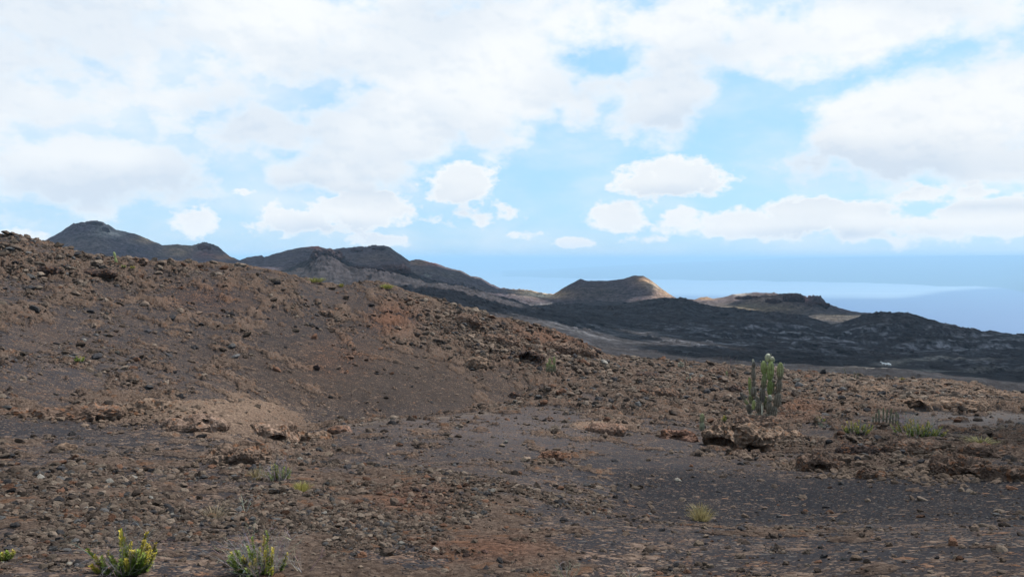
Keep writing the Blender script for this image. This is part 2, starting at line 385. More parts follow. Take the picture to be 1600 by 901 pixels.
def ground_z(x, y):
    az = np.arctan2(x, y); r = np.hypot(x, y)
    c = np.clip(np.searchsorted(AZ, az)-1, 0, NC-2); k = np.clip(np.searchsorted(rows, r)-1, 0, NR-2)
    fa = np.clip((az-AZ[c])/(AZ[c+1]-AZ[c]), 0, 1); fr = np.clip((r-rows[k])/(rows[k+1]-rows[k]), 0, 1)
    return (z[k, c]*(1-fr)+z[k+1, c]*fr)*(1-fa)+(z[k, c+1]*(1-fr)+z[k+1, c+1]*fr)*fa
def spot(px, py, rmin=3.0):
    """the point of the ground seen at photo position (px, py)"""
    az = float(px_az(px)); c = int(np.clip(np.searchsorted(AZ, az), 0, NC-1)); t = float(py_t(az, py))
    col = TZ[:, c]; ks = np.nonzero((col >= t) & (rows > rmin))[0]
    k = int(ks[0]) if len(ks) else int(np.argmax(np.where(rows < 90, col, -9)))
    r = rows[k]; x = r*math.sin(az); y = r*math.cos(az)
    return Vector((x, y, float(z[k, c])))

# ------------------------------------------------------------------ soil colours
def rgb(*c): return np.array(c, float)
base = np.empty((NR, NC, 3)); base[:] = rgb(.0205, .0203, .024)
lowf = fbm(X/9, Y/9, 4, .55, seed=31)
base *= (1+.35*lowf)[..., None]
brw = sstep(-.1, .5, fbm(X/3.5, Y/5, 4, .6, seed=32))
base += (rgb(.036, .028, .026)-base)*(brw*.7)[..., None]
def tint(m, col):
    global base
    base = base+(np.array(col)-base)*np.clip(m, 0, 1)[..., None]
tint(near_w*np.clip(1.5*blob(600, 590, 240, 62), 0, 1)*.9, (.025, .020, .0185))  # brown ash, darkened further so the hill foot reads as shaded
tint(near_w*box(960, 1640, 735, 818)*.8, (.0095, .0100, .0130))  # black ash, with the shade on this bank also darkened into its colour
tint(near_w*blob(1550, 652, 130, 14), (.072, .067, .068))
rimz = (RR < np.interp(U, [540, 620, 700, 800, 860, 940], [24, 26, 29, 33, 38, 45]))
tint(near_w*blob(770, 660, 200, 44)*.8*rimz, (.050, .046, .050))
rimr = np.interp(U, [440, 540, 620, 700, 800, 860, 940, 980], [14, 20.3, 22.5, 25.5, 29.5, 34.5, 42.5, 46])
rimb = near_w*np.exp(-((RR-rimr)/(.055*rimr))**2)*sstep(470, 560, U)*(1-sstep(940, 990, U))
tint(rimb*.75, (.088, .074, .064))  # tan rim crust, with a highlight painted in to strengthen the crease
# far lava plain
fl = fbm(X/40, Y/40, 5, .6, seed=33)
tint(far_w, (.020, .0195, .023))
tint(far_w*sstep(620, 760, RR)*.8, (.030, .030, .034))
tint(far_w*sstep(-.1, .5, fl)*.6, (.033, .028, .028))
tint(flowm*sstep(.0, .35, fbm(X/16, Y/9, 4, .65, seed=34))*(1-sstep(450, 800, RR))*.9, (.075, .077, .086))
tint(far_w*blob(900, 525, 90, 12)*sstep(0, .3, fl)*.7, (.115, .118, .128))
strk = fbm(X/55+.6*fbm(X/40, Y/40, 2, seed=96), Y/11, 5, .62, seed=95)
tint((RR > 250)*(RR < 720)*(box(800, 1640, 508, 552, 14)*sstep(.05, .28, strk)+.6*blob(1500, 572, 160, 12)*sstep(.1, .3, strk)+.3*blob(900, 522, 90, 8)*sstep(-.1, .2, strk))*(.30+.45*sstep(960, 1120, U)), (.125, .128, .145))
tint(far_w*crag*.8, (.038, .032, .035))
tint(conw*sstep(.05, .3, fbm(X/45, Y/45, 5, .62, seed=81))*.6, (.040, .037, .040))
tint(conw*sstep(.15, .35, fbm(X/70+5, Y/70, 5, .6, seed=82))*.5, (.085, .052, .045))
tint(conw, (.056, .046, .056))
tint(conw*sstep(-.2, .4, fbm(X/90, Y/90, 4, .5, seed=35))*.5, (.076, .064, .060))
TAN = (.30, .19, .10)
for cx, cy, rx, ry, k, col in [(862, 461, 30, 7, .95, TAN), (830, 458, 26, 5, .9, (.34, .25, .16)), (845, 463, 22, 3.5, .8, (.42, .38, .30)), (1012, 440, 20, 8, .8, TAN), (1040, 458, 22, 10, .75, (.27, .18, .11)),
      (1028, 446, 14, 7, .6, (.34, .29, .22)), (925, 455, 60, 14, .7, (.045, .036, .032)), (238, 376, 24, 5, .9, (.27, .18, .11)), (280, 392, 28, 9, .8, (.16, .11, .07)), (355, 402, 22, 4, .9, (.24, .13, .07)),
      (322, 398, 20, 6, .8, (.10, .045, .04)), (500, 388, 17, 3, .95, (.20, .07, .05)), (683, 411, 26, 4, .85, (.20, .08, .06)), (655, 411, 14, 4, .8, (.20, .13, .08)),
      (175, 366, 20, 5, .8, (.27, .25, .23)), (163, 358, 12, 6, .5, (.22, .20, .19)), (668, 434, 5, 2.5, .9, (.20, .20, .18)), (635, 425, 30, 6, .5, (.12, .085, .06)), (870, 479, 30, 2.2, .8, (.34, .33, .32)),
      (1105, 467, 18, 3.5, .9, (.26, .17, .10)), (1158, 462, 12, 2.5, .9, (.34, .32, .29)), (1195, 470, 40, 8, .5, (.15, .10, .07)), (1160, 482, 60, 6, .5, (.13, .115, .07)), (1210, 485, 60, 8, .6, (.12, .085, .055)),
      (1261, 473, 6, 4, .8, (.16, .075, .065)), (1300, 500, 40, 5, .4, (.11, .09, .07)), (1350, 495, 60, 5, .4, (.09, .085, .055)), (1090, 478, 40, 6, .4, (.10, .08, .06)), (960, 476, 110, 4, .9, (.030, .028, .030)), (130, 385, 50, 14, .45, (.085, .060, .056)), (560, 405, 50, 10, .35, (.09, .066, .05)), (600, 408, 30, 10, .3, (.085, .055, .045)), (1232, 464, 30, 5, .85, (.030, .026, .028)), (1280, 476, 30, 5, .8, (.034, .028, .030)), (1165, 465, 22, 3, .6, (.04, .034, .032)), (700, 430, 60, 12, .25, (.09, .085, .06))]:
    tint((RR > 900)*blob(cx, cy, rx, ry)*k*(.55+.45*sstep(-.35, .25, fbm(X/30, Y/30, 4, .6, seed=37))), col)
tint(far_w*(1-sstep(330, 520, RR))*(.5+.5*sstep(950, 1120, U))*.7, (.016, .015, .017))
# trail across the plain
for cx, cy, rx, ry in [(1470, 566, 80, 1.6), (1395, 572, 26, 1.6), (1440, 583, 130, 1.4)]:
    tint((RR > 150)*blob(cx, cy+(0), rx, ry)*.55, (.16, .15, .135))
cr_col = np.empty((NR, NC, 3)); cr_col[:] = rgb(.088, .067, .057)
crust_d = sstep(.05, .16, domes)
cr_col *= (1+.3*fbm(X/1.7, Y/1.7, 3, seed=41))[..., None]
cr_col += (rgb(.15, .065, .038)-cr_col)*(red*.75)[..., None]
cr_col += (rgb(.150, .112, .090)-cr_col)*(near_w*(np.clip(1.4*blob(340, 655, 120, 30), 0, 1)+blob(920, 668, 60, 14)+.6*blob(1420, 615, 190, 24)))[..., None]
cr_col += (rgb(.105, .088, .082)-cr_col)*(near_w*.5*blob(200, 700, 140, 30))[..., None]
crust_a = np.clip(np.maximum(plate*near_w, crust_d), 0, 1)
gravel_a = np.clip(near_w*crust, 0, 1)

def grid_mesh(name, X, Y, Z):
    nr, nc = X.shape
    me = bpy.data.meshes.new(name)
    co = np.stack([X, Y, Z], -1).reshape(-1, 3).astype(np.float32)
    i = np.arange(nr*nc).reshape(nr, nc)
    q = np.stack([i[:-1, :-1], i[1:, :-1], i[1:, 1:], i[:-1, 1:]], -1).reshape(-1, 4)[:, ::-1]
    me.vertices.add(len(co)); me.vertices.foreach_set('co', co.ravel())
    me.loops.add(q.size); me.loops.foreach_set('vertex_index', q.ravel().astype(np.int32))
    me.polygons.add(len(q)); me.polygons.foreach_set('loop_start', np.arange(0, q.size, 4, dtype=np.int32))
    me.polygons.foreach_set('use_smooth', np.ones(len(q), bool))
    me.update(calc_edges=True)
    return me
def put_attr(me, name, arr):
    if arr.ndim == 3:
        a = me.attributes.new(name, 'FLOAT_COLOR', 'POINT')
        d = np.ones((arr.shape[0]*arr.shape[1], 4), np.float32); d[:, :3] = arr.reshape(-1, 3)
        a.data.foreach_set('color', d.ravel())
    else:
        a = me.attributes.new(name, 'FLOAT', 'POINT'); a.data.foreach_set('value', arr.astype(np.float32).ravel())
gme = grid_mesh("ground", X, Y, z)
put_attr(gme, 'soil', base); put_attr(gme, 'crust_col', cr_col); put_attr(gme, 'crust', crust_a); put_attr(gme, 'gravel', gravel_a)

def link_obj(name, me, parent=None, loc=None):
    o = bpy.data.objects.new(name, me); C.objects.link(o)
    if parent: o.parent = parent
    if loc is not None: o.location = loc
    return o
def tag(o, label=None, cat=None, group=None, kind=None):
    if label: o['label'] = label
    if cat: o['category'] = cat
    if group: o['group'] = group
    if kind: o['kind'] = kind
    return o
def empty(name, loc, rz=0.0, sc=1.0):
    o = bpy.data.objects.new(name, None); C.objects.link(o)
    o.location = loc; o.rotation_euler = (0, 0, rz); o.scale = (sc, sc, sc); o.empty_display_size = .2
    return o

# ground material
gm, nt, out = new_mat("volcanic_ground")
geo = nt.node('ShaderNodeNewGeometry'); P = geo.outputs['Position']
def attr(nm, typ='GEOMETRY', n=None):
    a = (n or nt).node('ShaderNodeAttribute'); a.attribute_name = nm; a.attribute_type = typ; return a
aS = attr('soil'); aC = attr('crust_col'); aK = attr('crust'); aG = attr('gravel')
pd = nt.vmath('ADD', P, nt.vmath('MULTIPLY', nt.vmath('SUBTRACT', nt.noise(P, 14, 3, .6, 'Color'), (.5, .5, .5)), (.06, .06, .06)))
v1 = nt.voronoi(pd, 30.0); v2 = nt.voronoi(pd, 9.5); v3 = nt.voronoi(P, 75.0)
def rch(v, i=0):
    s = nt.node('ShaderNodeSeparateColor'); nt.link(v.outputs['Color'], s.inputs[0]); return s.outputs[i]
g = aG.outputs['Fac']
clump = nt.noise(P, 2.2, 5, .65)
cl = nt.ramp(clump, .36, .64, .25, 1.5)
gk = nt.math('MULTIPLY', g, cl)
st1 = nt.math('GREATER_THAN', nt.math('MULTIPLY', gk, .40), rch(v1))
st2 = nt.math('GREATER_THAN', nt.math('MULTIPLY', gk, .20), rch(v2))
st3 = nt.math('GREATER_THAN', nt.math('MULTIPLY', gk, .42), rch(v3))
stn = nt.math('MAXIMUM', nt.math('MAXIMUM', st1, nt.math('MULTIPLY', st2, .9)), nt.math('MULTIPLY', st3, .75))
edge = nt.noise(P, 5.0, 6, .7)
kk = nt.math('ADD', aK.outputs['Fac'], nt.math('MULTIPLY', nt.math('SUBTRACT', edge, .5), 1.6))
kcr = nt.math('MULTIPLY', nt.ramp(kk, .35, .75), nt.ramp(aK.outputs['Fac'], .02, .3))
stn = nt.math('MAXIMUM', stn, nt.math('MULTIPLY', kcr, nt.ramp(nt.noise(P, 16, 5, .7), .3, .55, .45, 1)))
fine = nt.noise(P, 60.0, 4, .7)
mid = nt.noise(P, 6.0, 6, .7)
big = nt.noise(P, .045, 8, .65)
soil = nt.mix(1.0, aS.outputs['Color'], nt.mix(fine, (.55, .55, .56), (1.5, 1.5, 1.5)), 'MULTIPLY')
bigf = nt.mix(big, (.55, .56, .58), (1.5, 1.46, 1.42))
soil = nt.mix(1.0, soil, bigf, 'MULTIPLY')
fard = nt.ramp(nt.vmath('LENGTH', P), 80, 400, 0, 1, False)
fm1 = nt.ramp(nt.noise(P, .11, 9, .72), .34, .64, .38, 1.75, False)
fm2 = nt.ramp(nt.noise(nt.vmath('ADD', P, (50, 20, 0)), .5, 5, .7), .36, .66, .6, 1.45, False)
fvv = nt.voronoi(P, .16)
scr = nt.ramp(fvv.outputs['Distance'], .18, .30, .45, 1.0)
fmm = nt.math('MULTIPLY', nt.math('MULTIPLY', fm1, fm2), scr)
fmm = nt.math('ADD', nt.math('MULTIPLY', fmm, fard), nt.math('SUBTRACT', 1.0, fard))
fmc = nt.node('ShaderNodeCombineColor'); [nt.link(fmm, fmc.inputs[i]) for i in range(3)]
soil = nt.mix(1.0, soil, fmc.outputs[0], 'MULTIPLY')
# pale grit grains in the ash
grain = nt.math('GREATER_THAN', .045, rch(v1, 1))
soil = nt.mix(nt.math('MULTIPLY', grain, .35), soil, (.13, .12, .11))
sv = nt.mix(rch(v1, 2), (.55, .50, .48), (1.45, 1.42, 1.35))
cc = nt.mix(1.0, aC.outputs['Color'], sv, 'MULTIPLY')
cc = nt.mix(1.0, cc, nt.mix(mid, (.5, .47, .45), (1.55, 1.55, 1.55)), 'MULTIPLY')
orange = nt.math('GREATER_THAN', .07, rch(v2, 1))
cc = nt.mix(nt.math('MULTIPLY', orange, .45), cc, (.14, .068, .036))
col = nt.mix(stn, soil, cc)
bs = nt.node('ShaderNodeBsdfPrincipled'); nt.link(col, bs.inputs['Base Color'])
bs.inputs['Roughness'].default_value = .95; bs.inputs['Specular IOR Level'].default_value = .03
hgt = nt.math('ADD', nt.math('MULTIPLY', nt.math('SUBTRACT', 1.0, nt.math('MULTIPLY', v1.outputs['Distance'], 1.0)), nt.math('ADD', nt.math('MULTIPLY', st1, 1.4), .35)),
              nt.math('MULTIPLY', nt.math('SUBTRACT', 1.0, v2.outputs['Distance']), nt.math('ADD', nt.math('MULTIPLY', st2, 2.2), .3)))
hgt = nt.math('ADD', hgt, nt.math('MULTIPLY', nt.noise(P, 20, 6, .75), nt.math('ADD', nt.math('MULTIPLY', kcr, 3.0), .8)))
bump = nt.node('ShaderNodeBump'); bump.inputs['Strength'].default_value = .9; bump.inputs['Distance'].default_value = .022
nt.link(hgt, bump.inputs['Height'])
fb = nt.node('ShaderNodeBump'); fb.inputs['Strength'].default_value = .55
farh = nt.noise(P, .35, 8, .72)
nt.link(farh, fb.inputs['Height'])
dist = nt.vmath('LENGTH', P)
nt.link(nt.ramp(dist, 90, 500, 0.0, 2.6, False), fb.inputs['Distance'])
nt.link(bump.outputs[0], fb.inputs['Normal'])
nt.link(fb.outputs[0], bs.inputs['Normal'])
nt.link(bs.outputs[0], out.inputs[0])
gme.materials.append(gm)
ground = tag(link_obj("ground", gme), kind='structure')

# ------------------------------------------------------------------ sea, far island
SEA_Z = -1000.0
def sea():
    nr, na = 60, 128
    rr = np.concatenate([[10.], np.geomspace(3000, 110000, nr-1)])
    aa = np.linspace(-math.pi, math.pi, na)
    me = grid_mesh("sea", rr[:, None]*np.sin(aa)[None], rr[:, None]*np.cos(aa)[None], np.full((nr, na), SEA_Z))
    m, nt, out = new_mat("sea_water")
    geo = nt.node('ShaderNodeNewGeometry'); P = geo.outputs['Position']
    s = nt.node('ShaderNodeSeparateXYZ'); nt.link(P, s.inputs[0])
    a = nt.math('ARCTAN2', s.outputs[0], s.outputs[1]); r = nt.vmath('LENGTH', P)
    # calm water in the lee of the far coast, wind-ruffled water nearer
    wob = nt.noise(nt.vmath('MULTIPLY', P, (1/9000, 1/2500, 0)), 1.0, 5, .6)
    lim = nt.math('ADD', nt.ramp(a, -.05, .52, 17800, 21500, False), nt.ramp(a, .47, .60, 0, 9500))
    lim = nt.math('ADD', lim, nt.math('MULTIPLY', nt.math('SUBTRACT', wob, .5), 3500))
    calm = nt.ramp(nt.math('SUBTRACT', r, lim), -1500, 3200)
    calm = nt.math('MULTIPLY', calm, nt.ramp(nt.noise(nt.vmath('MULTIPLY', P, (1/14000, 1/1300, 0)), 1.0, 5, .6), .3, .55, .72, 1.0))
    rip = nt.noise(nt.vmath('MULTIPLY', P, (1/2500, 1/1200, 0)), 1.0, 6, .6)
    c1 = nt.mix(rip, (.008, .032, .130), (.014, .046, .155))
    colr = nt.mix(calm, c1, (.17, .25, .34))  # bright sky reflection of the calm water is put into its pale colour
    b = nt.node('ShaderNodeBsdfPrincipled'); nt.link(colr, b.inputs['Base Color'])
    nt.link(nt.math('SUBTRACT', .55, nt.math('MULTIPLY', calm, .2)), b.inputs['Roughness'])
    nt.link(nt.math('ADD', .12, nt.math('MULTIPLY', calm, .6)), b.inputs['Specular IOR Level'])
    nt.link(b.outputs[0], out.inputs[0]); me.materials.append(m)
    return tag(link_obj("sea", me), kind='structure')
sea()
def far_island():
    aa = px_az(np.linspace(760, 2100, 150)); nr = 40
    f = np.linspace(0, 1, nr)
    u = az_px(aa)
    shore = 33000+2500*fbm(u/60, u*0, 3, seed=51)+np.interp(u, [800, 1050, 1300, 1560, 1640, 2100], [6000, 2500, 1500, -2500, -9500, -12000])
    top = np.interp(u, [760, 900, 1050, 1250, 1450, 1600, 1800, 2100], [-1060, -700, -260, 90, 190, 225, 200, 120])
    r = shore[None]+(62000-shore[None])*f[:, None]
    prof = np.sin(np.clip(f*1.15, 0, 1)*math.pi/2)**1.3
    prof = np.where(f > .87, 1-(f-.87)*2, prof)
    zz = SEA_Z-8+(top[None]-SEA_Z+8)*prof[:, None]
    xx = r*np.sin(aa)[None]; yy = r*np.cos(aa)[None]
    zz = zz+25*fbm(xx/3500, yy/3500, 5, seed=52)*np.clip(f*6, 0, 1)[:, None]
    me = grid_mesh("far_island", xx, yy, zz)
    m, nt, out = new_mat("far_land")
    geo = nt.node('ShaderNodeNewGeometry')
    n = nt.noise(nt.vmath('MULTIPLY', geo.outputs['Position'], (1/6000,)*3), 1, 5, .6)
    b = nt.node('ShaderNodeBsdfPrincipled'); nt.link(nt.mix(n, (.03, .05, .05), (.07, .085, .07)), b.inputs['Base Color']); b.inputs['Roughness'].default_value = 1
    nt.link(b.outputs[0], out.inputs[0]); me.materials.append(m)
    return tag(link_obj("far_island", me), kind='structure')
far_island()

# ------------------------------------------------------------------ rock shapes
def rock_mesh(name, sub, seed, flat=(1, .85, .6), amp=.35, chunk=True):
    bm = bmesh.new(); bmesh.ops.create_icosphere(bm, subdivisions=sub, radius=1.0)
    o = Vector((seed*7.31, seed*3.17, seed*1.93))
    for v in bm.verts:
        p = v.co.copy(); d = p.normalized()
        n = mnoise.noise(p*1.1+o)*.9*amp*1.4+mnoise.noise(p*2.7+o)*amp*.8
        if sub > 1: n += (abs(mnoise.noise(p*5.5+o))-.25)*amp*.7
        if sub > 2: n += mnoise.noise(p*12+o)*amp*.28
        c = 1+n
        if chunk:                    # a few broken faces
            for k in range(5):
                q = Vector((math.sin(seed+k*2.4), math.cos(seed*1.7+k*1.3), math.sin(seed*.6+k*3.1))).normalized()
                dd = d.dot(q)
                if dd > .2 and c*dd > .72: c = .72/dd
        v.co = Vector((d.x*c*flat[0], d.y*c*flat[1], d.z*c*flat[2]))
    me = bpy.data.meshes.new(name); bm.to_mesh(me); bm.free()
    for p in me.polygons: p.use_smooth = False
    return me
def stone_material(name, src):
    m, nt, out = new_mat(name)
    if src == 'INSTANCER': colr = attr('col', 'INSTANCER', nt).outputs['Color']
    else: colr = nt.node('ShaderNodeObjectInfo').outputs['Color']
    tcn = nt.node('ShaderNodeTexCoord'); O = tcn.outputs['Object']
    n = nt.noise(O, 2.2, 6, .7)
    colr = nt.mix(1.0, colr, nt.mix(n, (.55, .52, .5), (1.5, 1.5, 1.5)), 'MULTIPLY')
    b = nt.node('ShaderNodeBsdfPrincipled'); nt.link(colr, b.inputs['Base Color']); b.inputs['Roughness'].default_value = .95
    b.inputs['Specular IOR Level'].default_value = .05
    bp = nt.node('ShaderNodeBump'); bp.inputs['Strength'].default_value = .6; bp.inputs['Distance'].default_value = .1
    nt.link(nt.noise(O, 7, 5, .75), bp.inputs['Height']); nt.link(bp.outputs[0], b.inputs['Normal'])
    nt.link(b.outputs[0], out.inputs[0]); return m
mat_si = stone_material("scoria_instanced", 'INSTANCER'); mat_so = stone_material("scoria_stone", 'OBJECT')
PAL = [((.165, .124, .098), 'brown'), ((.215, .168, .132), 'tan'), ((.105, .080, .066), 'dark brown'), ((.165, .090, .060), 'rust red'),
       ((.060, .057, .060), 'black'), ((.120, .116, .115), 'grey'), ((.28, .26, .23), 'pale grey')]
PW = np.array([.40, .20, .20, .055, .09, .05, .006]); PW = PW/PW.sum()

# scattered scoria as ground cover (uncountable)
var_col = bpy.data.collections.new("scoria_shapes")
for i in range(8):
    me = rock_mesh("scoria_shape", 2, 3.3+i*5.1, (1, .8+.1*(i % 3), .5+.12*(i % 4)), .38)
    me.materials.append(mat_si)
    o = bpy.data.objects.new("scoria_shape", me); var_col.objects.link(o)
NS = 520000
a_s = rng.uniform(px_az(-60), px_az(1660), NS*2); lr = rng.uniform(math.log(3.3), math.log(76), NS*2)
# more samples on the hillside, where the slope faces the viewer
lr = np.where(rng.random(NS*2) < .38, rng.uniform(math.log(22), math.log(72), NS*2), lr); r_s = np.exp(lr)
xs = r_s*np.sin(a_s); ys = r_s*np.cos(a_s)
ci = np.clip(np.searchsorted(AZ, a_s), 0, NC-1); ri = np.clip(np.searchsorted(rows, r_s), 0, NR-1)
cl_n = fbm(xs/1.6, ys/1.6, 3, .6, seed=61)
cl_n = cl_n*.7+.6*fbm(xs/.55, ys/.55, 3, .6, seed=62)+.35*slope_streak[ri, ci]
cq = crust[ri, ci]
cl_n = cl_n+.45*fbm(xs/6, ys/6, 2, seed=63)
dens = .045*cq+sstep(.42-.75*cq, .62-.75*cq, cl_n)*(.25+.75*cq)
dens = dens*(1-.95*np.clip(1.6*blob(350, 658, 130, 28)[ri, ci], 0, 1))
dens *= 1-.35*box(960, 1640, 565, 645)[ri, ci]
dens *= 1-.30*box(-100, 690, 430, 640)[ri, ci]
dens *= 1-.5*box(960, 1640, 735, 818)[ri, ci]
dens = np.clip(dens, .02, 1)
keep = rng.random(NS*2) < dens*np.where(r_s < 14, .85, .66)
xs, ys, r_s, ci, ri = xs[keep], ys[keep], r_s[keep], ci[keep], ri[keep]
n = len(xs)
size = (.00062*(1+rng.pareto(1.9, n)*.8))*np.power(r_s, .90)
size *= .85+.65*rough[ri, ci]
size *= 1-.3*box(960, 1640, 565, 645)[ri, ci]
size *= 1.10+.62*np.clip((16-r_s)/8, 0, 1)
size = np.clip(size, .003, np.minimum(.0062*r_s, .009*r_s**.88))
sel = rng.choice(len(PAL), n, p=PW)
cols = np.array([p[0] for p in PAL])[sel]
rr_ = red[ri, ci]
cols = cols+(np.array([.22, .09, .05])-cols)*(rr_*rng.random(n)*.9)[:, None]
cols *= rng.uniform(.34, .84, (n, 1))*np.array([[.97, 1.0, 1.04]])
cols *= (1-.22*np.exp(-((U[ri, ci]-820)/150)**2-((V[ri, ci]-545)/50)**2))[:, None]
dk = rng.random(n) < .35*(1-crust[ri, ci])
cols[dk] *= .5
# rubble banked round the outcrops
for (cx_, cy_, w_, m_c) in [(1290, 722, 120, 260), (1370, 742, 110, 200), (1520, 745, 160, 420), (1565, 706, 120, 220), (1450, 730, 200, 240), (1230, 694, 80, 90), (1156, 716, 130, 110), (870, 562, 110, 170), (780, 544, 100, 130),
                             (372, 722, 110, 120), (1445, 708, 110, 120), (925, 572, 80, 90), (735, 508, 90, 90), (1180, 662, 110, 90), (1400, 720, 160, 160), (866, 722, 60, 50), (230, 650, 120, 90), (90, 652, 150, 90)]:
    pp = spot(cx_, cy_); rr0 = math.hypot(pp.x, pp.y); ww = w_/FPX*rr0*.5
    xx = rng.normal(0, ww*.7, m_c); yy = rng.normal(0, ww*.45, m_c); a0 = math.atan2(pp.x, pp.y)
    xs = np.append(xs, pp.x+xx*math.cos(a0)+yy*math.sin(a0)); ys = np.append(ys, pp.y-xx*math.sin(a0)+yy*math.cos(a0))
    size = np.append(size, rr0/FPX*np.clip(1.6+rng.exponential(1.6, m_c), 0, 7))
    cols = np.concatenate([cols, np.array([.120, .090, .071])[None]*rng.uniform(.5, 1.4, (m_c, 1))])
n = len(xs)
zs = ground_z(xs, ys)
pm = bpy.data.meshes.new("scattered_scoria")
pm.vertices.add(n); pm.vertices.foreach_set('co', np.stack([xs, ys, zs+size*.12], -1).astype(np.float32).ravel())
a = pm.attributes.new('scl', 'FLOAT', 'POINT'); a.data.foreach_set('value', size.astype(np.float32))
a = pm.attributes.new('rot', 'FLOAT_VECTOR', 'POINT'); a.data.foreach_set('vector', np.stack([rng.normal(0, .3, n), rng.normal(0, .3, n), rng.uniform(0, 6.28, n)], -1).astype(np.float32).ravel())
a = pm.attributes.new('pick', 'INT', 'POINT'); a.data.foreach_set('value', rng.integers(0, 8, n).astype(np.int32))
a = pm.attributes.new('col', 'FLOAT_COLOR', 'POINT'); a.data.foreach_set('color', np.concatenate([cols, np.ones((n, 1))], 1).astype(np.float32).ravel())
so = tag(link_obj("scattered_scoria", pm), kind='stuff')
ng = bpy.data.node_groups.new("scatter_scoria", 'GeometryNodeTree')
ng.interface.new_socket('Geometry', in_out='INPUT', socket_type='NodeSocketGeometry'); ng.interface.new_socket('Geometry', in_out='OUTPUT', socket_type='NodeSocketGeometry')
gi = ng.nodes.new('NodeGroupInput'); go = ng.nodes.new('NodeGroupOutput')
iop = ng.nodes.new('GeometryNodeInstanceOnPoints'); cin = ng.nodes.new('GeometryNodeCollectionInfo')
cin.inputs[0].default_value = var_col; cin.inputs[1].default_value = True; cin.inputs[2].default_value = True
def gattr(nm, typ):
    nd = ng.nodes.new('GeometryNodeInputNamedAttribute'); nd.data_type = typ; nd.inputs[0].default_value = nm; return nd.outputs[0]
ng.links.new(gi.outputs[0], iop.inputs['Points']); ng.links.new(cin.outputs[0], iop.inputs['Instance'])
iop.inputs['Pick Instance'].default_value = True
ng.links.new(gattr('pick', 'INT'), iop.inputs['Instance Index'])
e2r = ng.nodes.new('FunctionNodeEulerToRotation'); ng.links.new(gattr('rot', 'FLOAT_VECTOR'), e2r.inputs[0]); ng.links.new(e2r.outputs[0], iop.inputs['Rotation'])
ng.links.new(gattr('scl', 'FLOAT'), iop.inputs['Scale']); ng.links.new(iop.outputs[0], go.inputs[0])
md = so.modifiers.new("scatter", 'NODES'); md.node_group = ng
print("scoria", n)
# ------------------------------------------------------------------ mesh builder with vertex colours
class MB:
    def __init__(self): self.v = []; self.f = []; self.c = []
    def tri(self, a, b, c, col):
        i = len(self.v); self.v += [a, b, c]; self.c += [col]*3; self.f.append((i, i+1, i+2))
    def quad(self, a, b, c, d, col, col2=None):
        i = len(self.v); self.v += [a, b, c, d]; self.c += [col, col, col2 or col, col2 or col]; self.f.append((i, i+1, i+2, i+3))
    def tube(self, pts, rads, col, sides=4, cap=True):
        """round tube through the points, tapering"""
        rings = []
        for k, p in enumerate(pts):
            d = (pts[min(k+1, len(pts)-1)]-pts[max(k-1, 0)])
            d = d.normalized() if d.length > 1e-9 else Vector((0, 0, 1))
            a = d.orthogonal().normalized(); b = d.cross(a)
            i0 = len(self.v)
            for s in range(sides):
                an = 2*math.pi*s/sides
                self.v.append(p+(a*math.cos(an)+b*math.sin(an))*rads[k]); self.c.append(col)
            rings.append(i0)
        for k in range(len(rings)-1):
            for s in range(sides):
                t = (s+1) % sides
                self.f.append((rings[k]+s, rings[k]+t, rings[k+1]+t, rings[k+1]+s))
        if cap: self.f.append(tuple(rings[-1]+s for s in range(sides)))
    def build(self, name, mat, parent=None, smooth=False, loc=None):
        me = bpy.data.meshes.new(name)
        me.from_pydata([tuple(v) for v in self.v], [], self.f)
        a = me.attributes.new('col', 'FLOAT_COLOR', 'POINT')
        d = np.ones((len(self.v), 4), np.float32); d[:, :3] = np.array(self.c)
        a.data.foreach_set('color', d.ravel())
        if smooth: me.polygons.foreach_set('use_smooth', np.ones(len(me.polygons), bool))
        me.materials.append(mat); me.update()
        return link_obj(name, me, parent, loc)
def veg_mat(name, rough=.7, trans=.25):
    m, nt, out = new_mat(name)
    a = attr('col', 'GEOMETRY', nt)
    tcn = nt.node('ShaderNodeTexCoord')
    n = nt.noise(tcn.outputs['Object'], 9, 4, .6)
    col = nt.mix(1.0, a.outputs['Color'], nt.mix(nt.ramp(n, .3, .7), (.6, .56, .52), (1.35, 1.34, 1.32)), 'MULTIPLY')
    b = nt.node('ShaderNodeBsdfPrincipled'); nt.link(col, b.inputs['Base Color']); b.inputs['Roughness'].default_value = rough
    b.inputs['Specular IOR Level'].default_value = .25
    if trans > 0:
        t = nt.node('ShaderNodeBsdfTranslucent'); nt.link(col, t.inputs[0])
        ms = nt.node('ShaderNodeMixShader'); ms.inputs[0].default_value = trans
        nt.link(b.outputs[0], ms.inputs[1]); nt.link(t.outputs[0], ms.inputs[2]); nt.link(ms.outputs[0], out.inputs[0])
    else: nt.link(b.outputs[0], out.inputs[0])
    return m
mat_leaf = veg_mat("leaf"); mat_twig = veg_mat("dead_twig", .9, 0); mat_cact = veg_mat("cactus_skin", .6, 0); mat_grass = veg_mat("dry_grass", .8, .3)
LAND = []                                             # landmarks for the labels of the loose stones
def ppm(p): return FPX/math.hypot(p.x, p.y)           # photo pixels per metre there

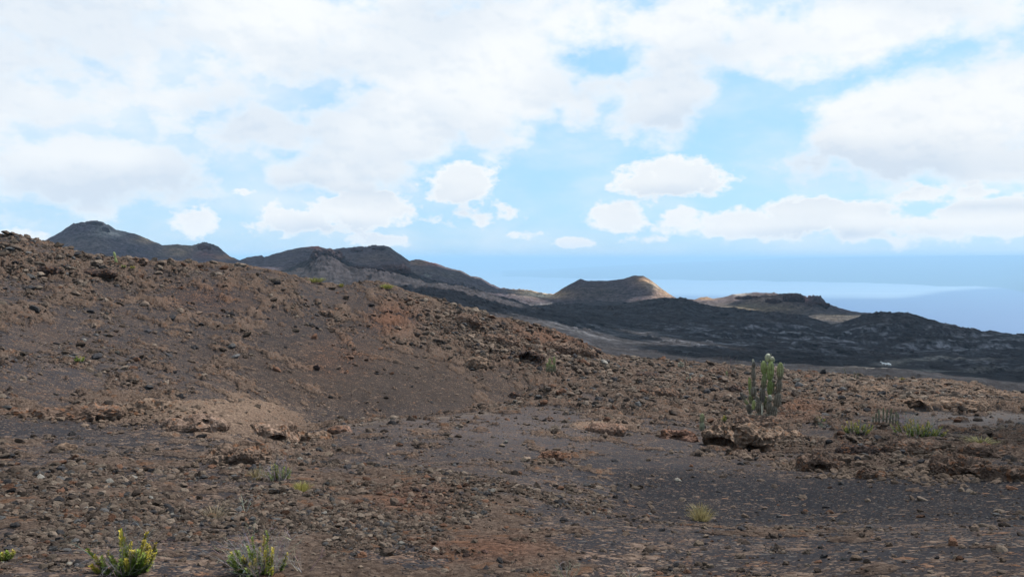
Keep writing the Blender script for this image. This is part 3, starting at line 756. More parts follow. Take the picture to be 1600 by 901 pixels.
# ------------------------------------------------------------------ lava outcrops
def outcrop_material():
    m, nt, out = new_mat("lava_crust_rock")
    tcn = nt.node('ShaderNodeTexCoord'); geo = nt.node('ShaderNodeNewGeometry'); P = geo.outputs['Position']
    oi = nt.node('ShaderNodeObjectInfo')
    n1 = nt.noise(P, 3.0, 7, .7); n2 = nt.noise(P, 14, 6, .75); v = nt.voronoi(P, 16)
    col = nt.mix(1.0, oi.outputs['Color'], nt.mix(nt.ramp(n1, .3, .7), (.45, .42, .42), (1.45, 1.4, 1.38)), 'MULTIPLY')
    col = nt.mix(1.0, col, nt.mix(nt.ramp(n2, .3, .7), (.5, .5, .5), (1.5, 1.5, 1.5)), 'MULTIPLY')
    s = nt.node('ShaderNodeSeparateColor'); nt.link(v.outputs['Color'], s.inputs[0])
    col = nt.mix(nt.math('MULTIPLY', nt.math('GREATER_THAN', .12, s.outputs[0]), .5), col, (.20, .09, .045))
    b = nt.node('ShaderNodeBsdfPrincipled'); nt.link(col, b.inputs['Base Color']); b.inputs['Roughness'].default_value = .95
    b.inputs['Specular IOR Level'].default_value = .04
    bp = nt.node('ShaderNodeBump'); bp.inputs['Strength'].default_value = 1; bp.inputs['Distance'].default_value = .05
    nt.link(nt.math('ADD', nt.noise(P, 11, 7, .78), nt.math('MULTIPLY', n2, .5)), bp.inputs['Height']); nt.link(bp.outputs[0], b.inputs['Normal'])
    nt.link(b.outputs[0], out.inputs[0]); return m
mat_rock = outcrop_material()
def outcrop(px, py, wpx, hpx, label, col=(.125, .088, .068), seed=1, sub=5, smooth_=0.0, rot=0.0, depth=.7, group=None, name="lava_outcrop", cat="rock outcrop", under=.0, hollows=(), rmin=3.0):
    p = spot(px, py, rmin); r = math.hypot(p.x, p.y); k = ppm(p)
    W = wpx/k*.5; D = W*depth; Hh = max(hpx/k-.15*2*D*.5, .3*hpx/k)
    p = spot(px, py-hpx*(.30 if rmin < 10 else .1), rmin)
    base = Vector((p.x, p.y, float(ground_z(p.x, p.y))-.10*Hh))
    bm = bmesh.new(); bmesh.ops.create_icosphere(bm, subdivisions=sub, radius=1)
    o = Vector((seed*5.3, seed*2.9, seed*8.1)); am = 1-smooth_*.75
    S = .55*math.sqrt(W*max(Hh, .25*W))               # size of the lumps, in metres
    N = mnoise.noise
    for v in bm.verts:
        d = v.co.normalized()
        zq = d.z if d.z < .5 else .5+(d.z-.5)*.5
        b = Vector((d.x*W*.86, d.y*D*.86, zq*Hh*1.15)); q = b/S+o
        dn = Vector((d.x/W, d.y/D, d.z/max(Hh, .3*W))).normalized()
        g = .42*N(q*.8)+am*(.30*(.35-abs(N(q*1.7+o)))+.20*(.3-abs(N(q*3.6)))+.085*N(q*8))+.035*N(q*16)
        r2 = W if abs(d.x) > .6 else D
        w = Vector((N(q*.9+Vector((31, 0, 0))), N(q*.9+Vector((0, 47, 0))), .3*N(q*2.0+Vector((0, 0, 13)))))
        b = b+dn*g*S*1.25+w*S*.35
        if under and d.z < .35:                       # undercut foot
            e = 1-under*min(1, (.35-d.z)*1.5); b.x *= e; b.y *= e
        for (hx, hz, hr, hd) in hollows:              # shadowed hollows in the side that faces the viewer
            if d.y < .35:
                dd = math.hypot((b.x-hx*W)/(hr*W), (b.z-hz*Hh)/(hr*W*.5))+.45*N(q*1.6+o)
                if dd < 1.25: b.y += hd*D*(1-max(0, (dd-.72)/.53))*min(1, .35-d.y)*(1+.5*N(q*2.2))
        v.co = b
    me = bpy.data.meshes.new(name); bm.to_mesh(me); bm.free()
    me.materials.append(mat_rock)
    ob = link_obj(name, me, None, base); ob.rotation_euler = (0, 0, rot-math.atan2(p.x, p.y)); ob.color = (*col, 1)
    tag(ob, label, cat, group)
    return ob
BR = (.115, .084, .067); TN = (.155, .115, .088); DK = (.055, .042, .038); PL = (.135, .112, .096); RD = (.12, .062, .042)
OUT = [
 (1156, 720, 140, 64, "big undercut brown lava rock with a shadowed hollow, below the tall branching cactus", TN, 6, 0, .7),
 (1226, 690, 74, 20, "flat tan ledge jutting right from behind the big undercut lava rock", TN, 5, .1, .9),
 (1064, 692, 62, 20, "low reddish slab on the ash just left of the short woolly cactus", (.13, .08, .062), 5, .1, .6),
 (1196, 664, 90, 13, "low rubbly rock shelf the tall branching cactus stands on", BR, 5, .1, .8),
 (1290, 738, 90, 28, "jagged dark outcrop right of the big undercut lava rock, tops catching light", BR, 6, 0, .7),
 (1352, 712, 84, 16, "long low dark outcrop in front of the smaller green and yellow shrub", DK, 5, 0, .7),
 (1370, 752, 50, 18, "small ragged outcrop lowest in the row on the dark right slope", BR, 5, 0, .7),
 (1440, 706, 96, 16, "broad flat dark outcrop in front of the wide green and yellow shrub", BR, 5, 0, .7),
 (1512, 748, 96, 30, "tall knobbly dark brown outcrop on the black slope near the right edge", BR, 6, 0, .7),
 (1580, 758, 64, 28, "knobbly outcrop cut by the right edge of the view on the black slope", BR, 5, 0, .7),
 (1560, 712, 90, 14, "flat ledge above the knobbly outcrops at the right edge", BR, 5, 0, .7),
 (425, 694, 96, 34, "smooth tan lava dome with a black crack, left of the bowl", (.185, .135, .105), 6, .8, .7),
 (300, 674, 110, 22, "smooth tan lava slab joined to the left of the cracked dome", (.175, .128, .102), 6, .75, .65),
 (368, 724, 110, 30, "pale crumbly lava mound between the cracked dome and the grey shrub", (.140, .104, .082), 6, .3, .85),
 (222, 650, 90, 20, "low broken ledge at the foot of the hill, left of the smooth slab", TN, 5, .1, .6),
 (120, 652, 120, 14, "long thin brown ledge with shadowed gaps along the grey ash strip", BR, 5, .1, .5),
 (30, 652, 80, 12, "thin brown ledge cut by the left edge, along the grey ash strip", BR, 5, .1, .5),
 (484, 692, 70, 16, "low rocky spur running right from the cracked dome towards the bowl", TN, 5, .2, .6),
 (528, 678, 46, 12, "small smooth tan hump on the near rim of the bowl", (.15, .10, .078), 5, .6, .7),
 (96, 706, 30, 12, "single rounded tan rock on the grey ash below the thin brown ledge", TN, 4, .3, .8),
 (866, 722, 62, 15, "small reddish brown cluster rock in the middle of the black ash", (.13, .08, .058), 5, 0, .7),
 (944, 678, 84, 16, "wide smooth tan hump in the middle distance, left of the reddish slab", (.145, .100, .078), 5, .5, .7),
 (805, 624, 22, 10, "lone dark boulder at the foot of the rough hill spur", DK, 4, 0, .8),
 (1430, 640, 70, 15, "flat tan crust plate with a black hollow, behind the wide shrub", TN, 5, .3, .7),
 (1500, 634, 80, 13, "tan crust ridge farther right with several dark gaps", TN, 5, .2, .7),
 (1552, 622, 70, 12, "last tan crust ridge before the grey ash at the right edge", TN, 5, .2, .7),
 (1362, 614, 60, 10, "tan crust ledge on the skyline ridge above the small cactus thicket", TN, 5, .2, .7),
 (1092, 604, 54, 14, "brown ledge with a shadowed foot, left of the tall cactus", BR, 5, 0, .7),
 (1128, 588, 50, 11, "brown broken crust right behind the pale brown ledge near the dead stalks", BR, 5, 0, .7),
 (1152, 616, 26, 14, "dark grey boulder just left of the tall branching cactus", DK, 4, 0, .9),
 (1012, 590, 46, 9, "low dark hollowed rock in the rough ground left of the pale cactus clump", DK, 4, 0, .8),
 (1040, 622, 56, 14, "brown rubble outcrop in the rough ground, centre right", BR, 5, 0, .7),
 (872, 556, 66, 22, "ragged brown outcrop above the twin stemmed cactus on the hill spur", BR, 5, 0, .8),
 (826, 570, 60, 20, "dark hollowed outcrop left of the twin stemmed cactus", DK, 5, 0, .8),
 (918, 566, 46, 18, "brown outcrop right of the twin stemmed cactus", BR, 5, 0, .8),
 (782, 540, 66, 18, "rough brown outcrop high on the spur, left of the others", BR, 5, 0, .8),
 (744, 572, 44, 14, "isolated brown block group on the dark slope below the spur", TN, 4, 0, .8),
 (724, 506, 60, 15, "rough outcrop breaking the hill skyline where it falls to the right", BR, 5, 0, .8),
 (510, 494, 26, 9, "flat block with a black shadow high on the middle of the hill", BR, 4, 0, .8),
 (150, 430, 60, 9, "dark ledges below the lone cactus stem on the left skyline", DK, 4, 0, .7),
 (215, 412, 34, 7, "dark knob on the skyline right of the lone cactus stem", BR, 4, 0, .7),
 (74, 424, 40, 7, "shadowed ledge high on the hill near the left edge", DK, 4, 0, .7),
 (104, 700+110, 34, 10, "flat brown rock in the stony foreground above the left fern shrub", BR, 4, 0, .8),
]
FAR = [(1240, 470, 34, 8, "dark jagged crag on the crest of the tan hill right of the cone"), (1280, 477, 34, 6, "second dark crag, just right of and below the crest crag"),
       (1208, 474, 26, 7, "small dark crag on the crater slope left of the crest crag"), (510, 420, 50, 13, "dark pointed crag standing in front of the long middle hill"),
       (560, 430, 40, 9, "low dark crag right of the pointed crag below the middle hill"), (610, 440, 70, 11, "dark broken lava ledge below the right end of the middle hill"),
       (150, 352, 20, 4, "rocky summit crag on the highest peak at the left"), (166, 362, 10, 6, "small rock tooth right of the highest peak's summit"),
       (592, 390, 24, 3, "dark rocky cap on the rounded top of the middle hill"), (558, 394, 22, 4, "row of dark rocks on the crest between the two tops"), (320, 388, 20, 5, "dark reddish crag on the low hill right of the highest peak"),
       (1172, 466, 44, 5, "dark crater rim cliff under the pale crest left of the crag")]
for i, (px, py, w, h, lab) in enumerate(FAR):
    outcrop(px, py, w, h, lab, (.040, .032, .036) if i < 3 or i == 11 else (.058, .049, .056) if i != 10 else (.075, .048, .048), seed=70+i*1.7, sub=4, smooth_=-.3, depth=.6, rmin=780, name="lava_crag", cat="crag")
for i, (px, py, w, h, lab, colr, sub, sm, dp) in enumerate(OUT):
    o = outcrop(px, py, w, h, lab, colr, seed=i+1.37, sub=sub, smooth_=sm, depth=dp,
                under={0: .25, 4: .12, 8: .12}.get(i, 0),
                hollows={0: ((-.42, .34, .30, .55), (.38, .22, .22, .5), (-.05, .8, .10, .3)), 11: ((.10, .25, .22, .6),), 2: ((-.2, .2, .3, .5),),
                         33: ((0, .3, .5, .8),), 23: ((.1, .3, .4, .7),), 40: ((0, .3, .5, .7),), 4: ((-.1, .35, .2, .35),), 8: ((.2, .3, .2, .35),), 12: ((.2, .5, .12, .5),)}.get(i, ()))
    LAND.append((px, py))

# ------------------------------------------------------------------ cacti
CG_G = (.125, .165, .055); CG_GT = (.25, .28, .11); CG_B = (.125, .112, .09); CG_D = (.07, .066, .062); CG_W = (.42, .42, .34)
def stem_joint(mb, a, b, w, c0, c1, ribs=11, rnd=1.0, segs=9):
    """one ribbed, sausage-shaped joint of a columnar cactus from a to b"""
    ax = b-a; ln = ax.length; d = ax.normalized(); u = d.orthogonal().normalized(); v = d.cross(u)
    ns = ribs*2; i0 = len(mb.v); off = random.random()*3
    for k in range(segs+1):
        f = k/segs
        prof = max(0.02, min(1.0, (math.sin(math.pi*min(1, max(0, f*.92+.06)))**.42)))
        for s in range(ns):
            an = 2*math.pi*s/ns+off
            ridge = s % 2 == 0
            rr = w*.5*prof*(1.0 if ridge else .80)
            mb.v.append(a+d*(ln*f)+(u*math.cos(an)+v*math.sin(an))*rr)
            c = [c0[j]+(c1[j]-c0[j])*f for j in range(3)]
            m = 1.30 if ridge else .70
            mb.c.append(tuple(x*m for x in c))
    for k in range(segs):
        for s in range(ns):
            t = (s+1) % ns
            mb.f.append((i0+k*ns+s, i0+k*ns+t, i0+(k+1)*ns+t, i0+(k+1)*ns+s))
    mb.f.append(tuple(i0+segs*ns+s for s in range(ns)))
    # short pale spines along the ribs
    for q in range(int(10*rnd*segs)):
        f = random.random(); an = 2*math.pi*random.randrange(ribs)/ribs+off
        n = (u*math.cos(an)+v*math.sin(an)); c = a+d*(ln*f)+n*w*.48
        e = c+n*w*.16+d*random.uniform(-.05, .1)*w
        mb.tri(c+d*w*.018, c-d*w*.018, e, CG_W)
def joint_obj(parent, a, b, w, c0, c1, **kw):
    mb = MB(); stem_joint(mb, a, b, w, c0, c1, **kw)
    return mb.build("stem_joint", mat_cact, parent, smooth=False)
def tall_cactus():
    p = spot(1196, 658); k = ppm(p)*6.93             # crop pixels per metre
    root = empty("candelabra_cactus", (p.x, p.y, p.z-.05), -math.atan2(p.x, p.y))
    tag(root, "tall many-stemmed candelabra cactus with green tips above the big undercut rock", "cactus")
    S = [  # (x0,y0,x1,y1,w,depth, colours)
     (272, 835, 262, 735, 74, 0, CG_B, CG_B), (250, 745, 232, 640, 50, 0, CG_D, CG_B), (228, 655, 200, 590, 34, .05, CG_GT, CG_B), (205, 600, 160, 530, 34, .05, CG_B, CG_D),
     (258, 640, 258, 540, 46, .12, CG_B, CG_G), (250, 550, 244, 365, 32, .14, CG_G, CG_GT), (280, 560, 284, 450, 58, -.05, CG_B, CG_B), (286, 455, 282, 385, 36, -.05, CG_B, CG_B),
     (282, 395, 280, 255, 44, -.05, CG_B, CG_B), (282, 262, 292, 195, 36, -.05, CG_B, CG_D), (290, 205, 268, 172, 20, -.05, CG_W, CG_W),
     (288, 690, 292, 590, 34, -.14, CG_GT, CG_GT), (345, 610, 295, 540, 34, -.08, CG_B, CG_B),
     (345, 825, 345, 720, 84, -.05, CG_B, CG_B), (342, 730, 342, 600, 74, -.05, CG_B, CG_B), (374, 615, 380, 470, 54, .02, CG_D, CG_B), (384, 480, 390, 310, 52, .02, CG_B, CG_G), (386, 325, 384, 185, 58, .02, CG_G, CG_GT),
     (430, 815, 434, 725, 84, .06, CG_B, CG_B), (434, 735, 442, 590, 62, .04, CG_B, CG_B), (444, 605, 444, 530, 38, .0, CG_B, CG_W), (438, 532, 446, 375, 54, .02, CG_G, CG_G), (446, 385, 452, 185, 64, 0, CG_G, CG_GT),
     (424, 200, 424, 112, 56, .12, CG_GT, CG_W), (470, 195, 455, 140, 46, .10, CG_GT, CG_W),
     (470, 780, 502, 650, 74, .1, CG_B, CG_B), (515, 665, 526, 510, 68, .1, CG_B, CG_B), (528, 520, 538, 360, 56, .1, CG_B, CG_B), (536, 372, 550, 198, 62, .1, CG_B, CG_GT),
     (400, 700, 402, 560, 40, .25, CG_D, CG_G), (470, 540, 478, 380, 40, .3, CG_B, CG_G), (376, 800, 372, 620, 16, -.22, CG_W, CG_W), (500, 400, 452, 385, 26, .1, CG_D, CG_B)]
    for (x0, y0, x1, y1, w, dz, c0, c1) in S:
        a = Vector(((x0-388)/k, dz, (822-y0)/k)); b = Vector(((x1-388)/k, dz, (822-y1)/k))
        jj = lambda q: q+Vector((random.uniform(-5, 5)/k, random.uniform(-6, 6)/k, 0))
        joint_obj(root, jj(a), jj(b), w*random.uniform(1.0, 1.16)/k, c0, c1)
    LAND.append((1196, 655))
tall_cactus()
def small_cactus(px, py, hpx, wpx, label, stems=((0, 0, 1),), c0=CG_B, c1=CG_GT, group=None, name="column_cactus"):
    p = spot(px, py); k = ppm(p)
    root = empty(name, (p.x, p.y, p.z-.03), -math.atan2(p.x, p.y)); tag(root, label, "cactus", group)
    for (dx, lean, hf) in stems:
        h = hpx*hf/k; w = wpx/k
        a = Vector((dx/k, random.uniform(-.5, .5)*w, 0)); m = a+Vector((lean*h*.4, 0, h*.52)); b = m+Vector((lean*h*.5, 0, h*.5))
        joint_obj(root, a, m+(m-a)*.06, w, c0, [(c0[j]+c1[j])/2 for j in range(3)], rnd=.6)
        joint_obj(root, m, b, w*.92, [(c0[j]+c1[j])/2 for j in range(3)], c1, rnd=.6)
    LAND.append((px, py))
small_cactus(1099, 673, 27, 8, "short woolly column cactus standing alone left of the big undercut rock", ((0, .02, 1),), (.17, .18, .15), (.20, .21, .10))
small_cactus(183, 412, 16, 3.6, "lone pale green cactus stem against the distant peak on the left skyline", ((0, -.22, 1),), (.26, .30, .12), (.24, .28, .12))
small_cactus(862, 581, 24, 4.6, "cactus with two upright stems among dark rocks on the hill spur", ((-3, 0, .9), (5, -.05, 1), (-7, .05, .6), (1, 0, .5)), CG_B, CG_GT)
small_cactus(1388, 662, 22, 2.6, "thicket of thin grey-green cactus stems between the two leafy shrubs", ((-12, 0, .6), (-8, -.05, .85), (-3, 0, 1), (1, .05, .9), (5, .12, 1), (9, 0, .6), (13, 0, .8), (16, -.05, .7), (-16, .05, .4)), (.12, .115, .095), (.14, .15, .09))
small_cactus(1065, 573, 9, 3.2, "small pale clump of short cactus stems on the plain left of the dead stalks", ((-3, 0, .7), (0, 0, 1), (3, 0, .8)), (.22, .22, .18), (.25, .25, .19))
small_cactus(1078, 598, 9, 3.2, "pale stubby cactus clump just below the one near the edge of the plain", ((-3, 0, .8), (2, 0, 1), (5, .1, .6)), (.22, .22, .18), (.22, .24, .16))
small_cactus(1137, 588, 8, 3.0, "single short yellow-green cactus stem beside the dead stalks", ((0, 0, 1),), CG_B, CG_GT)
small_cactus(1324, 586, 9, 1.8, "thin bent pale stem on the skyline left of the twin stubs", ((0, -.35, 1),), (.16, .16, .13), (.2, .2, .17))
small_cactus(1340, 592, 10, 2.0, "two thin upright stubs side by side on the right skyline", ((-2, 0, 1), (2.5, 0, .95)), (.14, .13, .10), (.18, .17, .12))

# ------------------------------------------------------------------ shrubs, grass, dead twigs
def leafy_stem(mb, a, direc, ln, n, lw, c0, c1, bend=.3):
    side = direc.cross(Vector((0, 0, 1)));
    if side.length < .1: side = Vector((1, 0, 0))
    p = a.copy(); d = direc.normalized(); pts = [p.copy()]
    for i in range(8):
        d = (d+Vector((0, 0, bend*.12))+Vector([random.uniform(-.06, .06) for _ in range(3)])).normalized()
        p = p+d*ln/8; pts.append(p.copy())
    mb.tube(pts, [lw*.16*(1-i*.09) for i in range(9)], (.10, .085, .06), 3)
    for i in range(n):
        f = .12+.88*(i/n)**.9; k = min(7, int(f*8)); q = pts[k].lerp(pts[k+1], f*8-k)
        an = random.random()*6.28; ax = (pts[k+1]-pts[k]).normalized(); u = ax.orthogonal().normalized(); v = ax.cross(u)
        o = (u*math.cos(an)+v*math.sin(an)); l = lw*random.uniform(.7, 1.5)*(1.15-.55*f)
        e = q+(o*.75+ax*.65)*l; s = ax.cross(o).normalized()*l*.23
        m = q.lerp(e, .5)
        j = random.uniform(.75, 1.25); c = tuple((c0[t]+(c1[t]-c0[t])*min(1, f**1.9))*j for t in range(3))
        mb.quad(q, m-s, e, m+s, c)
def twig(mb, a, d, ln, r, col, depth=2):
    pts = [a.copy()]; p = a.copy(); dd = d.normalized()
    for i in range(5):
        dd = (dd+Vector([random.uniform(-.18, .18) for _ in range(3)])).normalized(); p = p+dd*ln/5; pts.append(p.copy())
        if depth and i > 0 and random.random() < .8:
            e = (dd+Vector([random.uniform(-.8, .8) for _ in range(3)])).normalized()
            twig(mb, p, e, ln*.45, r*.55, col, depth-1)
    mb.tube(pts, [r*(1-i*.15) for i in range(6)], col, 3)
GREEN = (.075, .125, .02); LIME = (.20, .27, .035); YEL = (.40, .33, .04); GREYT = (.19, .18, .185)
def shrub(px, py, wpx, hpx, label, stems=26, twigs=16, leaf=4.5, greycol=GREYT, spread=1.0, ygreen=.6, leafn=70):
    p = spot(px, py); k = ppm(p); W = wpx/k*.5; H = hpx/k
    root = empty("leafy_shrub", p-Vector((0, 0, .01)), -math.atan2(p.x, p.y)); tag(root, label, "shrub")
    mb = MB()
    for i in range(stems):
        a = random.random()*6.28; rr = math.sqrt(random.random())
        b = Vector((math.cos(a)*rr*W*.62, math.sin(a)*rr*W*.5, 0))
        lean = Vector((b.x/W*.8*spread, b.y/W*.6*spread, 1.0))
        c1 = YEL if random.random() < ygreen else LIME
        leafy_stem(mb, b, lean, H*random.uniform(.45, 1.0)*(1.1-.45*rr), leafn, leaf/k, GREEN, c1)
    mb.build("foliage", mat_leaf, root)
    if twigs:
        tb = MB()
        for i in range(twigs):
            a = random.random()*6.28; rr = math.sqrt(random.random())
            b = Vector((math.cos(a)*rr*W*.5, math.sin(a)*rr*W*.5, 0))
            twig(tb, b, Vector((b.x/W*1.3, b.y/W*1.3-.2, 1)), H*random.uniform(.5, .95), max(.35/k, .0012), tuple(x*random.uniform(.8, 1.3) for x in greycol), 2)
        tb.build("dead_twigs", mat_twig, root)
    LAND.append((px, py))
shrub(186, 896, 88, 66, "yellow-tipped green shrub with fern-like sprays at the bottom left, the leftmost", 34, 34, 5.6, spread=1.9, ygreen=.6, leafn=150)
shrub(402, 896, 104, 64, "green and yellow shrub tangled with pale dead twigs, at the bottom edge", 30, 80, 5.2, (.25, .24, .24), spread=1.6, ygreen=.5, leafn=130)
shrub(430, 750, 46, 30, "small dark shrub with bare grey twigs beside the pale crumbly mound", 14, 46, 3.2, (.20, .19, .20), ygreen=.25, leafn=50)
shrub(1344, 678, 56, 22, "smaller leafy shrub with yellow tips on the rise right of the tall cactus", 28, 26, 2.4, (.15, .15, .155), spread=1.6, ygreen=.75, leafn=50)
shrub(1440, 682, 86, 27, "wide green and yellow shrub on the rise, rightmost of the leafy shrubs", 46, 44, 2.5, (.18, .18, .185), spread=1.5, ygreen=.7, leafn=52)
shrub(120, 566, 16, 10, "tiny bright green plant alone on the left hillside", 10, 0, 2.4, ygreen=.2, leafn=22)
shrub(1134, 661, 14, 11, "tiny yellow-green plant between the short cactus and the tall cactus", 9, 0, 2.0, ygreen=.7, leafn=22)
shrub(1284, 660, 18, 9, "tiny yellowish plant right of the tall cactus base", 9, 6, 2.0, ygreen=.8, leafn=22)
shrub(208, 424, 8, 6, "bright yellow plant under the skyline right of the lone cactus stem", 8, 0, 1.6, ygreen=1, leafn=18)
shrub(194, 419, 7, 5, "dull yellow-green plant just right of the lone skyline cactus stem", 7, 0, 1.5, ygreen=.3, leafn=18)
shrub(-6, 878, 26, 22, "green sprig cut by the left edge of the view in the foreground", 8, 0, 5, ygreen=.1, leafn=40)

def grass_tuft(px, py, wpx, hpx, label, n=160, col=(.26, .23, .10), bw=.5, lean=1.0, cat="grass tuft", name="grass_tuft"):
    p = spot(px, py); k = ppm(p); W = wpx/k*.5; H = hpx/k
    mb = MB()
    for i in range(n):
        a = random.random()*6.28; rr = random.random()**.6
        b = Vector((math.cos(a)*rr*W*.35, math.sin(a)*rr*W*.35, -.01))
        tip = Vector((math.cos(a)*rr*W*lean*random.uniform(.6, 1.25), math.sin(a)*rr*W*lean, H*random.uniform(.5, 1.05)*(1-.35*rr)))
        m = b.lerp(tip, .55)+Vector((0, 0, H*.14)); w = max(bw/k, .001)*.5
        s = Vector((-math.sin(a), math.cos(a), 0))*w
        s = s if random.random() < .5 else Vector((w, 0, 0))
        j = random.uniform(.65, 1.35); c = tuple(x*j for x in col)
        mb.quad(b-s, b+s, m+s*.8, m-s*.8, c); mb.tri(m-s*.8, m+s*.8, tip, c)
    o = mb.build(name, mat_grass, None, loc=p); o.rotation_euler = (0, 0, -math.atan2(p.x, p.y)); tag(o, label, cat)
    LAND.append((px, py)); return o
grass_tuft(468, 768, 40, 19, "small yellow-green grass tuft right of and below the grey twiggy shrub", 220, (.27, .25, .085))
grass_tuft(398, 750, 44, 24, "thin straw-coloured grass tuft against the left side of the grey twiggy shrub", 150, (.24, .20, .11), .4)
grass_tuft(330, 808, 60, 20, "faint straw-coloured grass patch on the stones below the pale crumbly mound", 130, (.22, .18, .12), .35, 1.2)
grass_tuft(1098, 813, 56, 32, "dry yellowish grass tuft alone on the black ash, centre right foreground", 260, (.23, .20, .10), .5, 1.15)
grass_tuft(492, 441, 56, 9, "long low green plant patch on the hill skyline, left one", 160, (.16, .17, .06), .8)
grass_tuft(533, 449, 14, 8, "small yellowish plant patch in the dip of the hill skyline", 70, (.20, .19, .06), .8)
grass_tuft(604, 451, 36, 9, "green-yellow plant patch on the hill skyline right of the dip", 140, (.20, .21, .06), .8)
grass_tuft(735, 487, 12, 5, "faint green plant patch on the falling skyline of the hill", 40, (.14, .14, .06), .8)
grass_tuft(1412, 594, 12, 5, "faint yellow plant patch on the skyline right of the thin stubs", 40, (.20, .17, .06), .8)
grass_tuft(1540, 692, 70, 5, "low yellow-green plant patch among rubble near the right edge", 120, (.17, .16, .06), .8)

def dead_twigs(px, py, wpx, hpx, label, n=8, col=(.36, .35, .34), low=False, name="dead_bush"):
    p = spot(px, py); k = ppm(p); H = hpx/k; W = wpx/k*.5
    mb = MB()
    for i in range(n):
        a = random.random()*6.28
        b = Vector((math.cos(a)*W*.3, math.sin(a)*W*.3, 0))
        d = Vector((math.cos(a)*(W/H)*.9, math.sin(a)*.5*(W/H), .9 if not low else .45))
        twig(mb, b, d, H*random.uniform(.7, 1.1), max(.45/k, .0015), tuple(x*random.uniform(.7, 1.2) for x in col), 2)
    o = mb.build(name, mat_twig, None, loc=p); tag(o, label, "dead bush"); LAND.append((px, py))
dead_twigs(470, 893, 56, 34, "bleached dead branches arching right of the twiggy green shrub", 9, (.27, .26, .25))
dead_twigs(378, 800, 14, 18, "little bleached twig standing in the stones below the grey twiggy shrub", 3)
dead_twigs(452, 843, 20, 14, "small bleached twig lying on stones above the arching dead branches", 4, low=True)
dead_twigs(888, 905, 44, 22, "pale dry stalks poking up at the bottom edge, centre of the view", 14, (.25, .23, .21))
dead_twigs(988, 905, 60, 12, "low pale dry stalks at the bottom edge right of the other stalks", 12, (.22, .20, .18))
dead_twigs(1142, 586, 10, 22, "thin grey dead stalks standing on the skyline left of the tall cactus", 5, (.11, .105, .10))
dead_twigs(1072, 572, 8, 16, "very thin bare stalk on the skyline beside the pale cactus clump", 2, (.12, .115, .11))
dead_twigs(1293, 668, 20, 8, "low grey dead bush right of the tiny yellowish plant", 9, (.20, .20, .20))

# ------------------------------------------------------------------ white horses on the trail
def horse(loc, heading, label, head_up=True, riderless=True):
    root = empty("horse", loc, heading); tag(root, label, "horse", "white horses standing on the trail")
    J = {}; V = []; E = []; Rr = []
    def j(n, x, y, zz, r, par=None):
        J[n] = len(V); V.append((x, y, zz)); Rr.append(r)
        if par is not None: E.append((J[par], J[n]))
    j('hip', -.55, 0, 1.28, .26); j('bel', 0, 0, 1.18, .30, 'hip'); j('sho', .5, 0, 1.26, .27, 'bel')
    hz = 1.0 if head_up else .45
    j('nk1', .78, 0, 1.26+.27*hz, .15, 'sho'); j('nk2', .98, 0, 1.26+.52*hz, .11, 'nk1'); j('hd1', 1.12, 0, 1.28+.58*hz, .11, 'nk2'); j('hd2', 1.36, 0, 1.16+.46*hz, .075, 'hd1'); j('mz', 1.48, 0, 1.06+.42*hz, .06, 'hd2')
    for s in (-1, 1):
        n = 'l' if s < 0 else 'r'
        j('f1'+n, .55, .15*s, .95, .12, 'sho'); j('f2'+n, .55, .16*s, .55, .062, 'f1'+n); j('f3'+n, .54, .16*s, .18, .042, 'f2'+n); j('f4'+n, .57, .16*s, .03, .06, 'f3'+n)
        j('h1'+n, -.58, .15*s, .98, .16, 'hip'); j('h2'+n, -.48, .16*s, .78, .10, 'h1'+n); j('h3'+n, -.70, .16*s, .50, .06, 'h2'+n); j('h4'+n, -.66, .16*s, .17, .045, 'h3'+n); j('h5'+n, -.62, .16*s, .03, .06, 'h4'+n)
        j('er'+n, 1.04, .06*s, 1.42+.58*hz, .025, 'hd1')
    me = bpy.data.meshes.new("body"); me.from_pydata(V, E, [])
    o = link_obj("body", me, root)
    sk = o.modifiers.new("skin", 'SKIN'); o.modifiers.new("sub", 'SUBSURF').levels = 1
    o.modifiers["sub"].render_levels = 1
    for i, vv in enumerate(me.skin_vertices[0].data): vv.radius = (Rr[i], Rr[i]); vv.use_root = (i == 0)
    me.materials.append(mat_horse)
    tb = MB(); tb.tube([Vector((-.8, 0, 1.36)), Vector((-.93, 0, 1.15)), Vector((-.95, 0, .8)), Vector((-.92, 0, .5))], [.05, .07, .07, .02], (.6, .58, .55), 5)
    tb.build("tail", mat_hair, root)
    mn = MB()
    for i in range(14):
        f = i/13; a = Vector((.62+.42*f, 0, 1.44+.02*hz+.46*f*hz)); mn.quad(a, a+Vector((.05, 0, .03)), a+Vector((-.02, .12, -.2)), a+Vector((-.08, .12, -.2)), (.55, .53, .5))
    mn.build("mane", mat_hair, root)
m_, nt, out = new_mat("horse_coat"); b = nt.node('ShaderNodeBsdfPrincipled')
tcn = nt.node('ShaderNodeTexCoord'); sz = nt.node('ShaderNodeSeparateXYZ'); nt.link(tcn.outputs['Object'], sz.inputs[0])
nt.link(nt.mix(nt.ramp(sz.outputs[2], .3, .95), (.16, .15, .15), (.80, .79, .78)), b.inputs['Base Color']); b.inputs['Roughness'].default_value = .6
nt.link(b.outputs[0], out.inputs[0]); mat_horse = m_
mat_hair = veg_mat("horse_hair", .8, 0)
for px, py, hd, lab, up in [(1383, 572, math.pi*.96, "left white horse on the trail, facing left with its head raised", True),
                            (1388.5, 573, math.pi*.9, "middle white horse on the trail, body turned half away", False),
                            (1392.5, 573, .55*math.pi, "right white horse on the trail, standing closest to the lit path", False)]:
    q = spot(px, py, 150); horse(q, hd, lab, up)

